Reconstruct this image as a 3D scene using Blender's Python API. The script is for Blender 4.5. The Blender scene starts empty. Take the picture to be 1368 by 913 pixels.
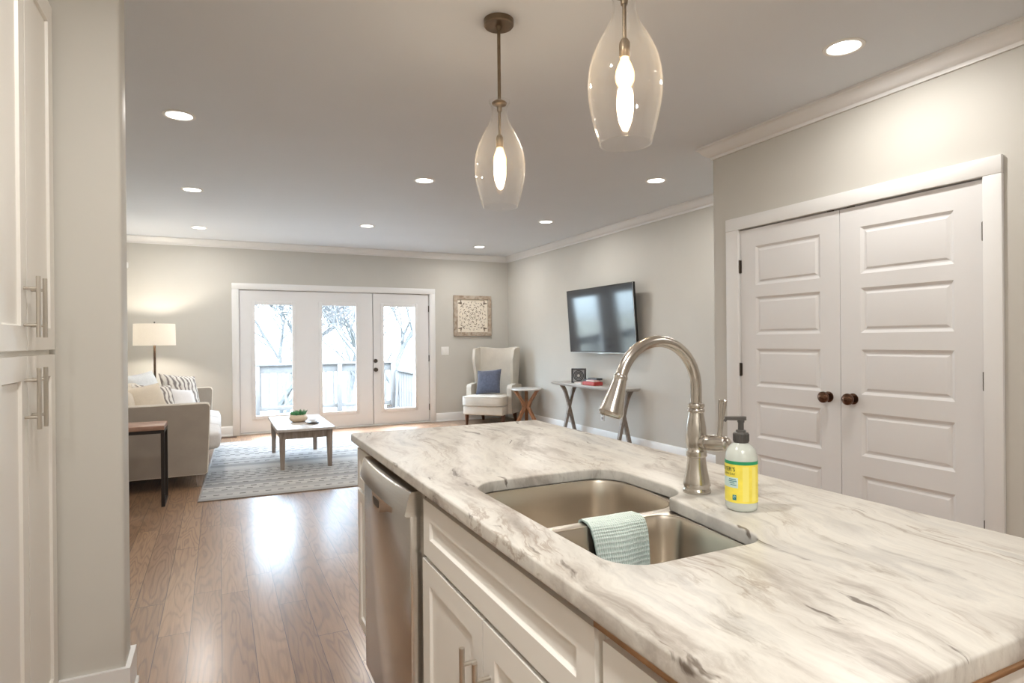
import bpy, bmesh, math, random
from mathutils import Matrix, Vector
random.seed(7)
sc = bpy.context.scene
C = sc.collection
PI = math.pi
R = math.radians

# ------------------------------------------------------------------ camera
F_PX, YAW, ROLL, PITCH, CAM_H = 806.674, R(25.8767), R(0.5076), R(-0.0767), 1.2882
cam_d = bpy.data.cameras.new('camera')
cam_d.sensor_width = 36.0
cam_d.lens = F_PX * 36.0 / 1368.0
cam_d.clip_start = 0.02
cam = bpy.data.objects.new('camera', cam_d)
C.objects.link(cam)
fw = Vector((math.sin(YAW) * math.cos(PITCH), math.cos(YAW) * math.cos(PITCH), math.sin(PITCH)))
rt = Vector((math.cos(YAW), -math.sin(YAW), 0))
up = rt.cross(fw)
cx_ = rt * math.cos(ROLL) - up * math.sin(ROLL)
cy_ = rt * math.sin(ROLL) + up * math.cos(ROLL)
Mc = Matrix((cx_, cy_, -fw)).transposed().to_4x4()
Mc.translation = Vector((0, 0, CAM_H))
cam.matrix_world = Mc
sc.camera = cam

# ------------------------------------------------------------------ colour management, world, light levels
sc.view_settings.view_transform = 'Standard'
sc.view_settings.look = 'None'
sc.view_settings.gamma = 1.0
sc.view_settings.use_curve_mapping = False
sc.view_settings.exposure = 0.36
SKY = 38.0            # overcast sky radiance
DOWN_W = 10.5        # watts of a recessed lamp
PEND_W = 4.0         # watts of a pendant bulb
LAMP_W = 46.0        # watts of the floor lamp bulb
WARM = (1.0, 0.96, 0.905)
FILL_W = 22.0     # watts of the added unseen fill lamps in the kitchen

sc.cycles.use_denoising = True
sc.cycles.max_bounces = 12
sc.cycles.diffuse_bounces = 8
sc.cycles.transparent_max_bounces = 24
sc.cycles.sample_clamp_indirect = 6.0
sc.cycles.caustics_reflective = False
sc.cycles.caustics_refractive = False

w = bpy.data.worlds.new('overcast')
sc.world = w
w.use_nodes = True
wn = w.node_tree
wn.nodes.clear()
wo = wn.nodes.new('ShaderNodeOutputWorld')
wb = wn.nodes.new('ShaderNodeBackground')
tc = wn.nodes.new('ShaderNodeTexCoord')
sp = wn.nodes.new('ShaderNodeSeparateXYZ')
# overcast sky: pale at the horizon, much brighter overhead
cr = wn.nodes.new('ShaderNodeValToRGB')
for pos, col in ((0.0, (.08, .10, .11)), (.48, (.12, .15, .17)), (.52, (.24, .31, .36)), (.62, (.26, .34, .41)), (.72, (.50, .68, .88)), (1.0, (.66, .90, 1.16))):
    el = cr.color_ramp.elements.new(pos)
    el.color = (*col, 1)
cr.color_ramp.elements.remove(cr.color_ramp.elements[0])
cr.color_ramp.elements.remove(cr.color_ramp.elements[-1])
mr = wn.nodes.new('ShaderNodeMapRange')
mr.inputs[1].default_value = -1
mr.inputs[2].default_value = 1
wn.links.new(tc.outputs['Generated'], sp.inputs[0])
wn.links.new(sp.outputs[2], mr.inputs[0])
wn.links.new(mr.outputs[0], cr.inputs[0])
wn.links.new(cr.outputs[0], wb.inputs[0])
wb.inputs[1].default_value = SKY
wn.links.new(wb.outputs[0], wo.inputs[0])


# ------------------------------------------------------------------ materials
class NT:
    def __init__(s, name):
        s.m = bpy.data.materials.new(name)
        s.m.use_nodes = True
        s.t = s.m.node_tree
        s.t.nodes.clear()
        s.out = s.t.nodes.new('ShaderNodeOutputMaterial')
        s.b = s.t.nodes.new('ShaderNodeBsdfPrincipled')
        s.t.links.new(s.b.outputs[0], s.out.inputs[0])

    def n(s, typ, **kw):
        nd = s.t.nodes.new(typ)
        for k, v in kw.items():
            setattr(nd, k, v)
        return nd

    def l(s, a, b):
        s.t.links.new(a, b)

    def val(s, sock, v):
        if hasattr(v, 'is_linked') or hasattr(v, 'links'):
            s.l(v, sock)
        else:
            sock.default_value = v

    def math(s, op, a, b=0.0, c=0.0):
        nd = s.n('ShaderNodeMath', operation=op)
        s.val(nd.inputs[0], a)
        s.val(nd.inputs[1], b)
        s.val(nd.inputs[2], c)
        return nd.outputs[0]

    def coord(s, which='Object', scale=(1, 1, 1), rot=(0, 0, 0), loc=(0, 0, 0)):
        if which == 'World':
            src = s.n('ShaderNodeNewGeometry').outputs['Position']
        else:
            src = s.n('ShaderNodeTexCoord').outputs[which]
        mp = s.n('ShaderNodeMapping')
        mp.inputs['Scale'].default_value = scale
        mp.inputs['Rotation'].default_value = rot
        mp.inputs['Location'].default_value = loc
        s.l(src, mp.inputs[0])
        return mp.outputs[0]

    def noise(s, vec, scale=5, detail=4, rough=0.5, dist=0.0):
        nd = s.n('ShaderNodeTexNoise')
        s.l(vec, nd.inputs['Vector'])
        nd.inputs['Scale'].default_value = scale
        nd.inputs['Detail'].default_value = detail
        nd.inputs['Roughness'].default_value = rough
        nd.inputs['Distortion'].default_value = dist
        return nd.outputs[0]

    def ramp(s, fac, stops, interp='LINEAR'):
        nd = s.n('ShaderNodeValToRGB')
        cr = nd.color_ramp
        cr.interpolation = interp
        while len(cr.elements) < len(stops):
            cr.elements.new(0.5)
        for e, (p, c) in zip(cr.elements, stops):
            e.position = p
            e.color = (*c, 1) if len(c) == 3 else c
        s.l(fac, nd.inputs[0])
        return nd.outputs[0]

    def mix(s, fac, a, b, typ='MIX'):
        nd = s.n('ShaderNodeMix', data_type='RGBA', blend_type=typ)
        s.val(nd.inputs[0], fac)
        for sock, v in ((nd.inputs[6], a), (nd.inputs[7], b)):
            if isinstance(v, tuple):
                sock.default_value = (*v, 1) if len(v) == 3 else v
            else:
                s.l(v, sock)
        return nd.outputs[2]

    def bump(s, h, strength=0.2, dist=0.01):
        nd = s.n('ShaderNodeBump')
        nd.inputs['Strength'].default_value = strength
        nd.inputs['Distance'].default_value = dist
        s.l(h, nd.inputs['Height'])
        s.l(nd.outputs[0], s.b.inputs['Normal'])


def simple(name, col, rough=0.5, metal=0.0, nscale=0, namp=0.06, bump=0.0, bscale=200, spec=None, trans=0.0, emis=None, emis_s=0.0, aniso=0.0):
    k = NT(name)
    k.b.inputs['Roughness'].default_value = rough
    k.b.inputs['Metallic'].default_value = metal
    if spec is not None:
        k.b.inputs['Specular IOR Level'].default_value = spec
    k.b.inputs['Transmission Weight'].default_value = trans
    if aniso:
        k.b.inputs['Anisotropic'].default_value = aniso
    if nscale:
        v = k.coord('Object')
        f = k.noise(v, nscale, 3)
        lo = tuple(max(0, c * (1 - namp)) for c in col)
        hi = tuple(min(1, c * (1 + namp)) for c in col)
        k.l(k.ramp(f, [(0.3, lo), (0.7, hi)]), k.b.inputs['Base Color'])
    else:
        k.b.inputs['Base Color'].default_value = (*col, 1)
    if bump:
        v = k.coord('Object')
        k.bump(k.noise(v, bscale, 2), bump, 0.004)
    if emis:
        k.b.inputs['Emission Color'].default_value = (*emis, 1)
        k.b.inputs['Emission Strength'].default_value = emis_s
    return k.m


M = {}
M['wall'] = simple('wall_paint', (0.565, 0.554, 0.515), 0.6, nscale=3, namp=0.015, bump=0.03, bscale=300)
M['ceiling'] = simple('ceiling_paint', (0.72, 0.76, 0.81), 0.7, nscale=2, namp=0.01)
M['trim'] = simple('trim_white', (0.78, 0.785, 0.785), 0.35, nscale=3, namp=0.01)
M['door'] = simple('door_white', (0.755, 0.76, 0.77), 0.38, nscale=3, namp=0.01)
M['cab'] = simple('cabinet_white', (0.80, 0.785, 0.745), 0.38, nscale=3, namp=0.012)
M['nickel'] = simple('brushed_nickel', (0.56, 0.525, 0.48), 0.24, 1.0, nscale=40, namp=0.05)
M['handle'] = simple('handle_nickel', (0.60, 0.56, 0.50), 0.30, 1.0)
M['bronze'] = simple('dark_bronze', (0.10, 0.065, 0.045), 0.22, 0.9, nscale=30, namp=0.2)
M['hinge'] = simple('hinge_bronze', (0.09, 0.075, 0.06), 0.4, 0.8)
M['knob'] = simple('knob_bronze', (0.14, 0.075, 0.05), 0.12, 0.9)
M['antique'] = simple('pendant_bronze', (0.20, 0.15, 0.10), 0.35, 0.85, nscale=20, namp=0.15)
M['black'] = simple('matte_black', (0.02, 0.02, 0.02), 0.45)
M['blackmetal'] = simple('black_iron', (0.035, 0.03, 0.028), 0.45, 0.6)
M['rawwood'] = simple('raw_wood', (0.42, 0.24, 0.12), 0.6, nscale=20, namp=0.15)
M['white_plastic'] = simple('white_plastic', (0.82, 0.82, 0.80), 0.35)
M['tvframe'] = simple('tv_frame', (0.015, 0.015, 0.016), 0.25)
M['screen'] = simple('tv_screen', (0.018, 0.022, 0.028), 0.09, spec=0.8)
M['rubber'] = simple('dark_rubber', (0.03, 0.03, 0.03), 0.6)


def make_steel():
    k = NT('stainless_steel')
    k.b.inputs['Metallic'].default_value = 1
    k.b.inputs['Roughness'].default_value = 0.22
    v = k.coord('Object', scale=(3, 3, 220))
    f = k.noise(v, 3, 2)
    k.l(k.ramp(f, [(0.3, (0.62, 0.59, 0.55)), (0.7, (0.70, 0.67, 0.63))]), k.b.inputs['Base Color'])
    return k.m


M['steel'] = make_steel()
M['sinksteel'] = simple('sink_steel', (0.74, 0.68, 0.60), 0.30, 1.0, nscale=6, namp=0.04)


def make_floor():
    k = NT('oak_plank_floor')
    pos = k.n('ShaderNodeNewGeometry').outputs['Position']
    sx = k.n('ShaderNodeSeparateXYZ')
    k.l(pos, sx.inputs[0])
    x, y = sx.outputs[0], sx.outputs[1]
    W_, L_ = 0.127, 1.25
    u = k.math('DIVIDE', x, W_)
    row = k.math('FLOOR', u)
    fu = k.math('FRACT', u)
    wn1 = k.n('ShaderNodeTexWhiteNoise', noise_dimensions='1D')
    k.l(row, wn1.inputs['W'])
    v = k.math('ADD', k.math('DIVIDE', y, L_), k.math('MULTIPLY', wn1.outputs[0], 7.3))
    vi = k.math('FLOOR', v)
    fv = k.math('FRACT', v)
    pid = k.math('ADD', k.math('MULTIPLY', row, 17.13), k.math('MULTIPLY', vi, 3.71))
    wn2 = k.n('ShaderNodeTexWhiteNoise', noise_dimensions='1D')
    k.l(pid, wn2.inputs['W'])
    rnd = wn2.outputs[0]
    # grain: stretched noise, shifted per plank, pushed through a sine for cathedral rings
    cb = k.n('ShaderNodeCombineXYZ')
    k.l(k.math('MULTIPLY', x, 9.0), cb.inputs[0])
    k.l(k.math('MULTIPLY', y, 1.1), cb.inputs[1])
    k.l(k.math('MULTIPLY', rnd, 40.0), cb.inputs[2])
    n1 = k.noise(cb.outputs[0], 1.0, 2, 0.5, 0.3)
    rings = k.math('SINE', k.math('MULTIPLY', n1, 75.0))
    cb2 = k.n('ShaderNodeCombineXYZ')
    k.l(k.math('MULTIPLY', x, 160.0), cb2.inputs[0])
    k.l(k.math('MULTIPLY', y, 5.0), cb2.inputs[1])
    k.l(k.math('MULTIPLY', rnd, 9.0), cb2.inputs[2])
    n2 = k.noise(cb2.outputs[0], 1.0, 3, 0.6)
    base = k.ramp(rnd, [(0.0, (0.245, 0.138, 0.073)), (0.35, (0.295, 0.172, 0.094)), (0.7, (0.36, 0.218, 0.122)), (1.0, (0.27, 0.154, 0.084))])
    g = k.ramp(k.math('MULTIPLY_ADD', rings, 0.5, 0.5), [(0.0, (0.74, 0.71, 0.69)), (0.3, (0.95, 0.95, 0.95)), (1.0, (1.04, 1.04, 1.04))])
    c1 = k.mix(1.0, base, g, 'MULTIPLY')
    g2 = k.ramp(n2, [(0.32, (0.84, 0.83, 0.82)), (0.6, (1.04, 1.04, 1.04))])
    c2 = k.mix(1.0, c1, g2, 'MULTIPLY')
    eu = k.math('MINIMUM', fu, k.math('SUBTRACT', 1.0, fu))
    ev = k.math('MINIMUM', fv, k.math('SUBTRACT', 1.0, fv))
    gap = k.math('MAXIMUM', k.math('LESS_THAN', eu, 0.010), k.math('LESS_THAN', ev, 0.0013))
    c3 = k.mix(gap, c2, (0.06, 0.035, 0.02))
    k.l(c3, k.b.inputs['Base Color'])
    k.b.inputs['Roughness'].default_value = 0.22
    k.b.inputs['Coat Weight'].default_value = 0.7
    k.b.inputs['Coat Roughness'].default_value = 0.42
    h = k.math('SUBTRACT', k.math('MULTIPLY', n2, 0.25), k.math('MULTIPLY', gap, 1.0))
    k.bump(h, 0.16, 0.002)
    return k.m


M['floor'] = make_floor()


def make_granite():
    k = NT('veined_stone')
    v = k.coord('World', scale=(1, 1, 1), rot=(0, 0, R(9)))
    # domain warp
    wv = k.n('ShaderNodeTexNoise')
    k.l(v, wv.inputs['Vector'])
    wv.inputs['Scale'].default_value = 2.6
    wv.inputs['Detail'].default_value = 5
    wa = k.n('ShaderNodeVectorMath', operation='MULTIPLY_ADD')
    k.l(wv.outputs['Color'], wa.inputs[0])
    wa.inputs[1].default_value = (0.20, 0.42, 0.05)
    k.l(v, wa.inputs[2])
    mp = k.n('ShaderNodeMapping')
    mp.inputs['Scale'].default_value = (9.0, 2.0, 3.5)
    k.l(wa.outputs[0], mp.inputs[0])
    n1 = k.noise(mp.outputs[0], 1.0, 9, 0.66)
    mp2 = k.n('ShaderNodeMapping')
    mp2.inputs['Scale'].default_value = (40.0, 7.0, 12.0)
    k.l(wa.outputs[0], mp2.inputs[0])
    n2 = k.noise(mp2.outputs[0], 1.0, 7, 0.68)
    base = k.ramp(n1, [(0.28, (0.29, 0.255, 0.22)), (0.39, (0.43, 0.395, 0.355)), (0.46, (0.59, 0.565, 0.52)), (0.55, (0.675, 0.655, 0.605)), (0.65, (0.53, 0.515, 0.485)), (0.78, (0.41, 0.385, 0.355))])
    fine = k.ramp(n2, [(0.28, (0.62, 0.59, 0.56)), (0.43, (0.96, 0.96, 0.96)), (0.55, (1.0, 1.0, 1.0)), (0.75, (1.06, 1.055, 1.04))])
    c = k.mix(1.0, base, fine, 'MULTIPLY')
    # brown veins along zero-crossings, only in some bands
    mp3 = k.n('ShaderNodeMapping')
    mp3.inputs['Scale'].default_value = (10.0, 1.7, 5.0)
    mp3.inputs['Location'].default_value = (3.1, 8.4, 0)
    k.l(wa.outputs[0], mp3.inputs[0])
    n3 = k.noise(mp3.outputs[0], 1.0, 7, 0.62)
    line = k.math('ABSOLUTE', k.math('SUBTRACT', n3, 0.5))
    vein = k.ramp(line, [(0.0, (1, 1, 1)), (0.022, (0, 0, 0))])
    mask = k.ramp(k.noise(mp.outputs[0], 0.9, 3, 0.5, 0.4), [(0.48, (0, 0, 0)), (0.62, (1, 1, 1))])
    vm = k.math('MULTIPLY', k.math('MULTIPLY', vein, mask), 0.75)
    c = k.mix(vm, c, (0.30, 0.235, 0.18))
    # short dark flecks
    mp4 = k.n('ShaderNodeMapping')
    mp4.inputs['Scale'].default_value = (34.0, 5.0, 12.0)
    mp4.inputs['Location'].default_value = (1.7, 2.2, 0)
    k.l(wa.outputs[0], mp4.inputs[0])
    n4 = k.noise(mp4.outputs[0], 1.0, 4, 0.5)
    fl = k.ramp(n4, [(0.665, (0, 0, 0)), (0.71, (1, 1, 1))])
    c = k.mix(k.math('MULTIPLY', fl, 0.85), c, (0.10, 0.075, 0.055))
    k.l(c, k.b.inputs['Base Color'])
    k.b.inputs['Roughness'].default_value = 0.34
    k.b.inputs['Specular IOR Level'].default_value = 0.28
    return k.m


M['granite'] = make_granite()


def glass_mat(name, body=0.0, tint=(1, 1, 1), ior=1.45, glow=None):
    m = bpy.data.materials.new(name)
    m.use_nodes = True
    t = m.node_tree
    t.nodes.clear()
    out = t.nodes.new('ShaderNodeOutputMaterial')
    tr = t.nodes.new('ShaderNodeBsdfTransparent')
    tr.inputs[0].default_value = (*tint, 1)
    gl = t.nodes.new('ShaderNodeBsdfGlossy')
    gl.inputs['Roughness'].default_value = 0.02
    # Schlick reflectance, the same from either side of the surface
    lw = t.nodes.new('ShaderNodeLayerWeight')
    lw.inputs[0].default_value = 0.5
    pw = t.nodes.new('ShaderNodeMath')
    pw.operation = 'POWER'
    pw.inputs[1].default_value = 5.0
    t.links.new(lw.outputs['Facing'], pw.inputs[0])
    fr = t.nodes.new('ShaderNodeMath')
    fr.operation = 'MULTIPLY_ADD'
    f0 = ((ior - 1) / (ior + 1)) ** 2
    fr.inputs[1].default_value = (1 - f0) * .6
    fr.inputs[2].default_value = f0
    t.links.new(pw.outputs[0], fr.inputs[0])
    mx = t.nodes.new('ShaderNodeMixShader')
    t.links.new(fr.outputs[0], mx.inputs[0])
    t.links.new(tr.outputs[0], mx.inputs[1])
    t.links.new(gl.outputs[0], mx.inputs[2])
    last = mx
    if body:
        df = t.nodes.new('ShaderNodeBsdfTranslucent')
        df.inputs[0].default_value = (0.95, 0.93, 0.88, 1)
        d2 = t.nodes.new('ShaderNodeBsdfDiffuse')
        d2.inputs[0].default_value = (0.95, 0.93, 0.88, 1)
        m0 = t.nodes.new('ShaderNodeMixShader')
        t.links.new(df.outputs[0], m0.inputs[1])
        t.links.new(d2.outputs[0], m0.inputs[2])
        m2 = t.nodes.new('ShaderNodeMixShader')
        tcn = t.nodes.new('ShaderNodeTexCoord')
        nz = t.nodes.new('ShaderNodeTexNoise')
        nz.inputs['Scale'].default_value = 30
        t.links.new(tcn.outputs['Object'], nz.inputs['Vector'])
        mm = t.nodes.new('ShaderNodeMath')
        mm.operation = 'MULTIPLY'
        mm.inputs[1].default_value = body * 2
        # a ray that grazes the wall runs through more glass, so it scatters more
        iv = t.nodes.new('ShaderNodeMath')
        iv.operation = 'SUBTRACT'
        iv.inputs[0].default_value = 1.04
        t.links.new(lw.outputs['Facing'], iv.inputs[1])
        dv = t.nodes.new('ShaderNodeMath')
        dv.operation = 'DIVIDE'
        t.links.new(nz.outputs[0], dv.inputs[0])
        t.links.new(iv.outputs[0], dv.inputs[1])
        t.links.new(dv.outputs[0], mm.inputs[0])
        t.links.new(mm.outputs[0], m2.inputs[0])
        t.links.new(mx.outputs[0], m2.inputs[1])
        t.links.new(m0.outputs[0], m2.inputs[2])
        last = m2
    if glow:
        em = t.nodes.new('ShaderNodeEmission')
        em.inputs[0].default_value = (*glow[0], 1)
        em.inputs[1].default_value = glow[1]
        ad = t.nodes.new('ShaderNodeAddShader')
        t.links.new(last.outputs[0], ad.inputs[0])
        t.links.new(em.outputs[0], ad.inputs[1])
        last = ad
    t.links.new(last.outputs[0], out.inputs[0])
    return m


M['pane'] = glass_mat('window_glass')
M['shade_glass'] = glass_mat('pendant_glass', body=0.009, ior=1.40)
M['bulb'] = glass_mat('bulb_glass', tint=(1.0, 0.9, 0.75), glow=((1.0, 0.62, 0.30), 1.3))


def emit(name, col, s):
    m = bpy.data.materials.new(name)
    m.use_nodes = True
    t = m.node_tree
    t.nodes.clear()
    o = t.nodes.new('ShaderNodeOutputMaterial')
    e = t.nodes.new('ShaderNodeEmission')
    e.inputs[0].default_value = (*col, 1)
    e.inputs[1].default_value = s
    t.links.new(e.outputs[0], o.inputs[0])
    return m


M['downlight'] = emit('lamp_disc', (1.0, 0.95, 0.86), 9.0)
M['filament'] = emit('filament', (1.0, 0.74, 0.42), 16.0)


def fabric(name, col, scale=260, namp=0.10, bump=0.25, rough=0.9, sheen=0.15):
    k = NT(name)
    v = k.coord('Object')
    f = k.noise(v, scale, 3)
    f2 = k.noise(v, 6, 3)
    lo = tuple(c * (1 - namp) for c in col)
    hi = tuple(min(1, c * (1 + namp)) for c in col)
    a = k.ramp(f, [(0.3, lo), (0.7, hi)])
    b = k.ramp(f2, [(0.3, (0.93, 0.93, 0.93)), (0.7, (1.05, 1.05, 1.05))])
    k.l(k.mix(1.0, a, b, 'MULTIPLY'), k.b.inputs['Base Color'])
    k.b.inputs['Roughness'].default_value = rough
    k.b.inputs['Sheen Weight'].default_value = sheen
    k.bump(f, bump, 0.002)
    return k.m


M['sofa'] = fabric('sofa_linen', (0.37, 0.33, 0.285))
M['sofa_welt'] = fabric('sofa_welt', (0.72, 0.68, 0.61))
M['sofa_cushion'] = fabric('sofa_cushion', (0.66, 0.64, 0.62))
M['beige'] = fabric('beige_linen', (0.60, 0.52, 0.41))
M['white_fab'] = fabric('white_fabric', (0.78, 0.76, 0.75))
M['pale_fab'] = fabric('pale_throw', (0.66, 0.67, 0.66), scale=120)
M['chair_fab'] = fabric('armchair_linen', (0.62, 0.585, 0.52))
M['navy'] = fabric('navy_velvet', (0.075, 0.085, 0.125), scale=30, namp=0.2, sheen=0.4)
M['shade'] = None


def make_shade():
    m = bpy.data.materials.new('lamp_shade_linen')
    m.use_nodes = True
    t = m.node_tree
    t.nodes.clear()
    o = t.nodes.new('ShaderNodeOutputMaterial')
    d = t.nodes.new('ShaderNodeBsdfDiffuse')
    tl = t.nodes.new('ShaderNodeBsdfTranslucent')
    tcn = t.nodes.new('ShaderNodeTexCoord')
    nz = t.nodes.new('ShaderNodeTexNoise')
    nz.inputs['Scale'].default_value = 120
    cr = t.nodes.new('ShaderNodeValToRGB')
    cr.color_ramp.elements[0].color = (0.84, 0.82, 0.78, 1)
    cr.color_ramp.elements[1].color = (0.94, 0.92, 0.88, 1)
    t.links.new(tcn.outputs['Object'], nz.inputs['Vector'])
    t.links.new(nz.outputs[0], cr.inputs[0])
    t.links.new(cr.outputs[0], d.inputs[0])
    t.links.new(cr.outputs[0], tl.inputs[0])
    mx = t.nodes.new('ShaderNodeMixShader')
    mx.inputs[0].default_value = 0.6
    t.links.new(d.outputs[0], mx.inputs[1])
    t.links.new(tl.outputs[0], mx.inputs[2])
    t.links.new(mx.outputs[0], o.inputs[0])
    return m


M['shade'] = make_shade()


def make_wavy():
    k = NT('wavy_stripe_fabric')
    v = k.coord('Object')
    wv = k.n('ShaderNodeTexWave', wave_type='BANDS', bands_direction='X')
    k.l(v, wv.inputs['Vector'])
    wv.inputs['Scale'].default_value = 5.2
    wv.inputs['Distortion'].default_value = 4.2
    wv.inputs['Detail'].default_value = 1
    wv.inputs['Detail Scale'].default_value = 2.4
    f = k.noise(v, 200, 2)
    c = k.ramp(wv.outputs[0], [(0.0, (0.20, 0.17, 0.155)), (0.28, (0.26, 0.23, 0.21)), (0.42, (0.70, 0.66, 0.60)), (0.62, (0.44, 0.38, 0.31)), (0.75, (0.74, 0.70, 0.65)), (1.0, (0.70, 0.66, 0.60))])
    k.l(c, k.b.inputs['Base Color'])
    k.b.inputs['Roughness'].default_value = 0.9
    k.bump(f, 0.3, 0.002)
    return k.m


M['wavy'] = make_wavy()


def make_wood(name, stops, axis=(14, 1.2, 14), rough=0.5):
    k = NT(name)
    v = k.coord('Object', scale=axis)
    n1 = k.noise(v, 2.0, 4, 0.6, 0.5)
    k.l(k.ramp(n1, stops), k.b.inputs['Base Color'])
    k.b.inputs['Roughness'].default_value = rough
    k.bump(n1, 0.1, 0.002)
    return k.m


M['greywood'] = make_wood('weathered_wood', [(0.3, (0.20, 0.155, 0.125)), (0.55, (0.30, 0.245, 0.205)), (0.75, (0.38, 0.33, 0.29))], axis=(18, 18, 2))
M['greytop'] = make_wood('pale_wood_top', [(0.3, (0.46, 0.42, 0.39)), (0.7, (0.62, 0.59, 0.56))], axis=(14, 2, 14), rough=0.28)
M['warmwood'] = make_wood('warm_wood', [(0.3, (0.22, 0.10, 0.05)), (0.55, (0.36, 0.175, 0.085)), (0.75, (0.44, 0.23, 0.12))], axis=(18, 18, 2))
M['tabletopwood'] = make_wood('rustic_top', [(0.3, (0.24, 0.14, 0.10)), (0.6, (0.36, 0.22, 0.16)), (0.8, (0.42, 0.28, 0.21))], axis=(3, 16, 16), rough=0.4)
M['darkleg'] = make_wood('dark_walnut', [(0.3, (0.07, 0.03, 0.018)), (0.7, (0.15, 0.065, 0.035))], axis=(18, 18, 2), rough=0.35)
M['console_top'] = make_wood('console_top_lit', [(0.3, (0.36, 0.335, 0.31)), (0.7, (0.48, 0.455, 0.43))], axis=(16, 2, 16), rough=0.32)  # console wood lightened: light reflected off the top is put into the colour
M['console'] = make_wood('grey_console_wood', [(0.3, (0.21, 0.18, 0.155)), (0.6, (0.30, 0.265, 0.235)), (0.8, (0.37, 0.335, 0.305))], axis=(16, 2, 16))
M['artframe'] = make_wood('rustic_frame_wood', [(0.3, (0.24, 0.175, 0.125)), (0.5, (0.40, 0.33, 0.26)), (0.75, (0.56, 0.51, 0.44))], axis=(8, 8, 8), rough=0.7)
M['artpanel'] = simple('carved_cream', (0.78, 0.72, 0.62), 0.8, nscale=30, namp=0.06)
M['artdark'] = simple('carved_recess', (0.23, 0.19, 0.145), 0.9)
M['marbletop'] = simple('stone_round_top', (0.70, 0.69, 0.68), 0.25, nscale=8, namp=0.08)
M['deck'] = make_wood('deck_boards', [(0.3, (0.085, 0.085, 0.083)), (0.7, (0.12, 0.12, 0.115))], axis=(10, 1, 10), rough=0.8)
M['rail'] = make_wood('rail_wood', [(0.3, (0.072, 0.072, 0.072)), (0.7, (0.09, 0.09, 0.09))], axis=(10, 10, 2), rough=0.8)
M['postwhite'] = simple('post_white', (0.80, 0.80, 0.80), 0.6)
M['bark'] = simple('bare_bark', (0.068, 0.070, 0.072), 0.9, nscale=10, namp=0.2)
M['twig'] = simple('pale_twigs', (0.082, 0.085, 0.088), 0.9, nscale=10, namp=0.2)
M['lawn'] = simple('winter_lawn', (0.10, 0.105, 0.085), 0.95, nscale=1.2, namp=0.2)
M['ceramic'] = simple('beige_pot', (0.66, 0.55, 0.42), 0.5, nscale=14, namp=0.06)
M['succulent'] = simple('succulent_green', (0.075, 0.26, 0.115), 0.5, nscale=40, namp=0.3)
M['soil'] = simple('soil', (0.05, 0.035, 0.025), 0.9)
M['silver'] = simple('silver_dish', (0.55, 0.54, 0.53), 0.3, 0.9)
M['plastic_clear'] = simple('bottle_plastic', (0.84, 0.90, 0.84), 0.22, nscale=10, namp=0.02, trans=0.35)
M['label_yellow'] = simple('label_yellow', (0.90, 0.76, 0.10), 0.45, nscale=60, namp=0.06)
M['label_pale'] = simple('label_pale_yellow', (0.92, 0.82, 0.20), 0.45)
M['label_green'] = simple('label_green', (0.02, 0.30, 0.13), 0.45)
M['label_blue'] = simple('label_blue', (0.62, 0.78, 0.74), 0.45)
M['label_ink'] = simple('label_ink', (0.03, 0.08, 0.05), 0.5)
M['label_teal'] = simple('label_teal', (0.03, 0.22, 0.24), 0.5)
M['pump'] = simple('pump_grey', (0.085, 0.08, 0.075), 0.4)
M['red'] = simple('red_card', (0.45, 0.05, 0.045), 0.5, nscale=30, namp=0.15)
M['pink'] = simple('pink_cover', (0.66, 0.45, 0.45), 0.5, nscale=30, namp=0.1)
M['pages'] = simple('paper_pages', (0.75, 0.73, 0.70), 0.7)
M['charcoal'] = simple('charcoal_plastic', (0.05, 0.055, 0.065), 0.4)
M['greyring'] = simple('grey_rings', (0.56, 0.58, 0.60), 0.45)
M['stickergrey'] = simple('sticker_grey', (0.16, 0.17, 0.18), 0.5)
M['vent'] = simple('vent_brown', (0.10, 0.06, 0.04), 0.5, 0.3)
M['plate_gap'] = simple('plate_slot', (0.25, 0.25, 0.24), 0.5)


def make_cloth():
    k = NT('waffle_towel')
    v = k.coord('UV', scale=(26, 40, 1))
    ck = k.n('ShaderNodeTexVoronoi', feature='F1')
    k.l(v, ck.inputs['Vector'])
    ck.inputs['Scale'].default_value = 1.0
    ck.inputs['Randomness'].default_value = 0.12
    c = k.ramp(ck.outputs[0], [(0.0, (0.60, 0.76, 0.71)), (0.5, (0.76, 0.87, 0.83)), (0.8, (0.85, 0.93, 0.90))])
    k.l(c, k.b.inputs['Base Color'])
    k.b.inputs['Roughness'].default_value = 0.95
    k.bump(ck.outputs[0], 0.8, 0.004)
    return k.m


M['cloth'] = make_cloth()


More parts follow.
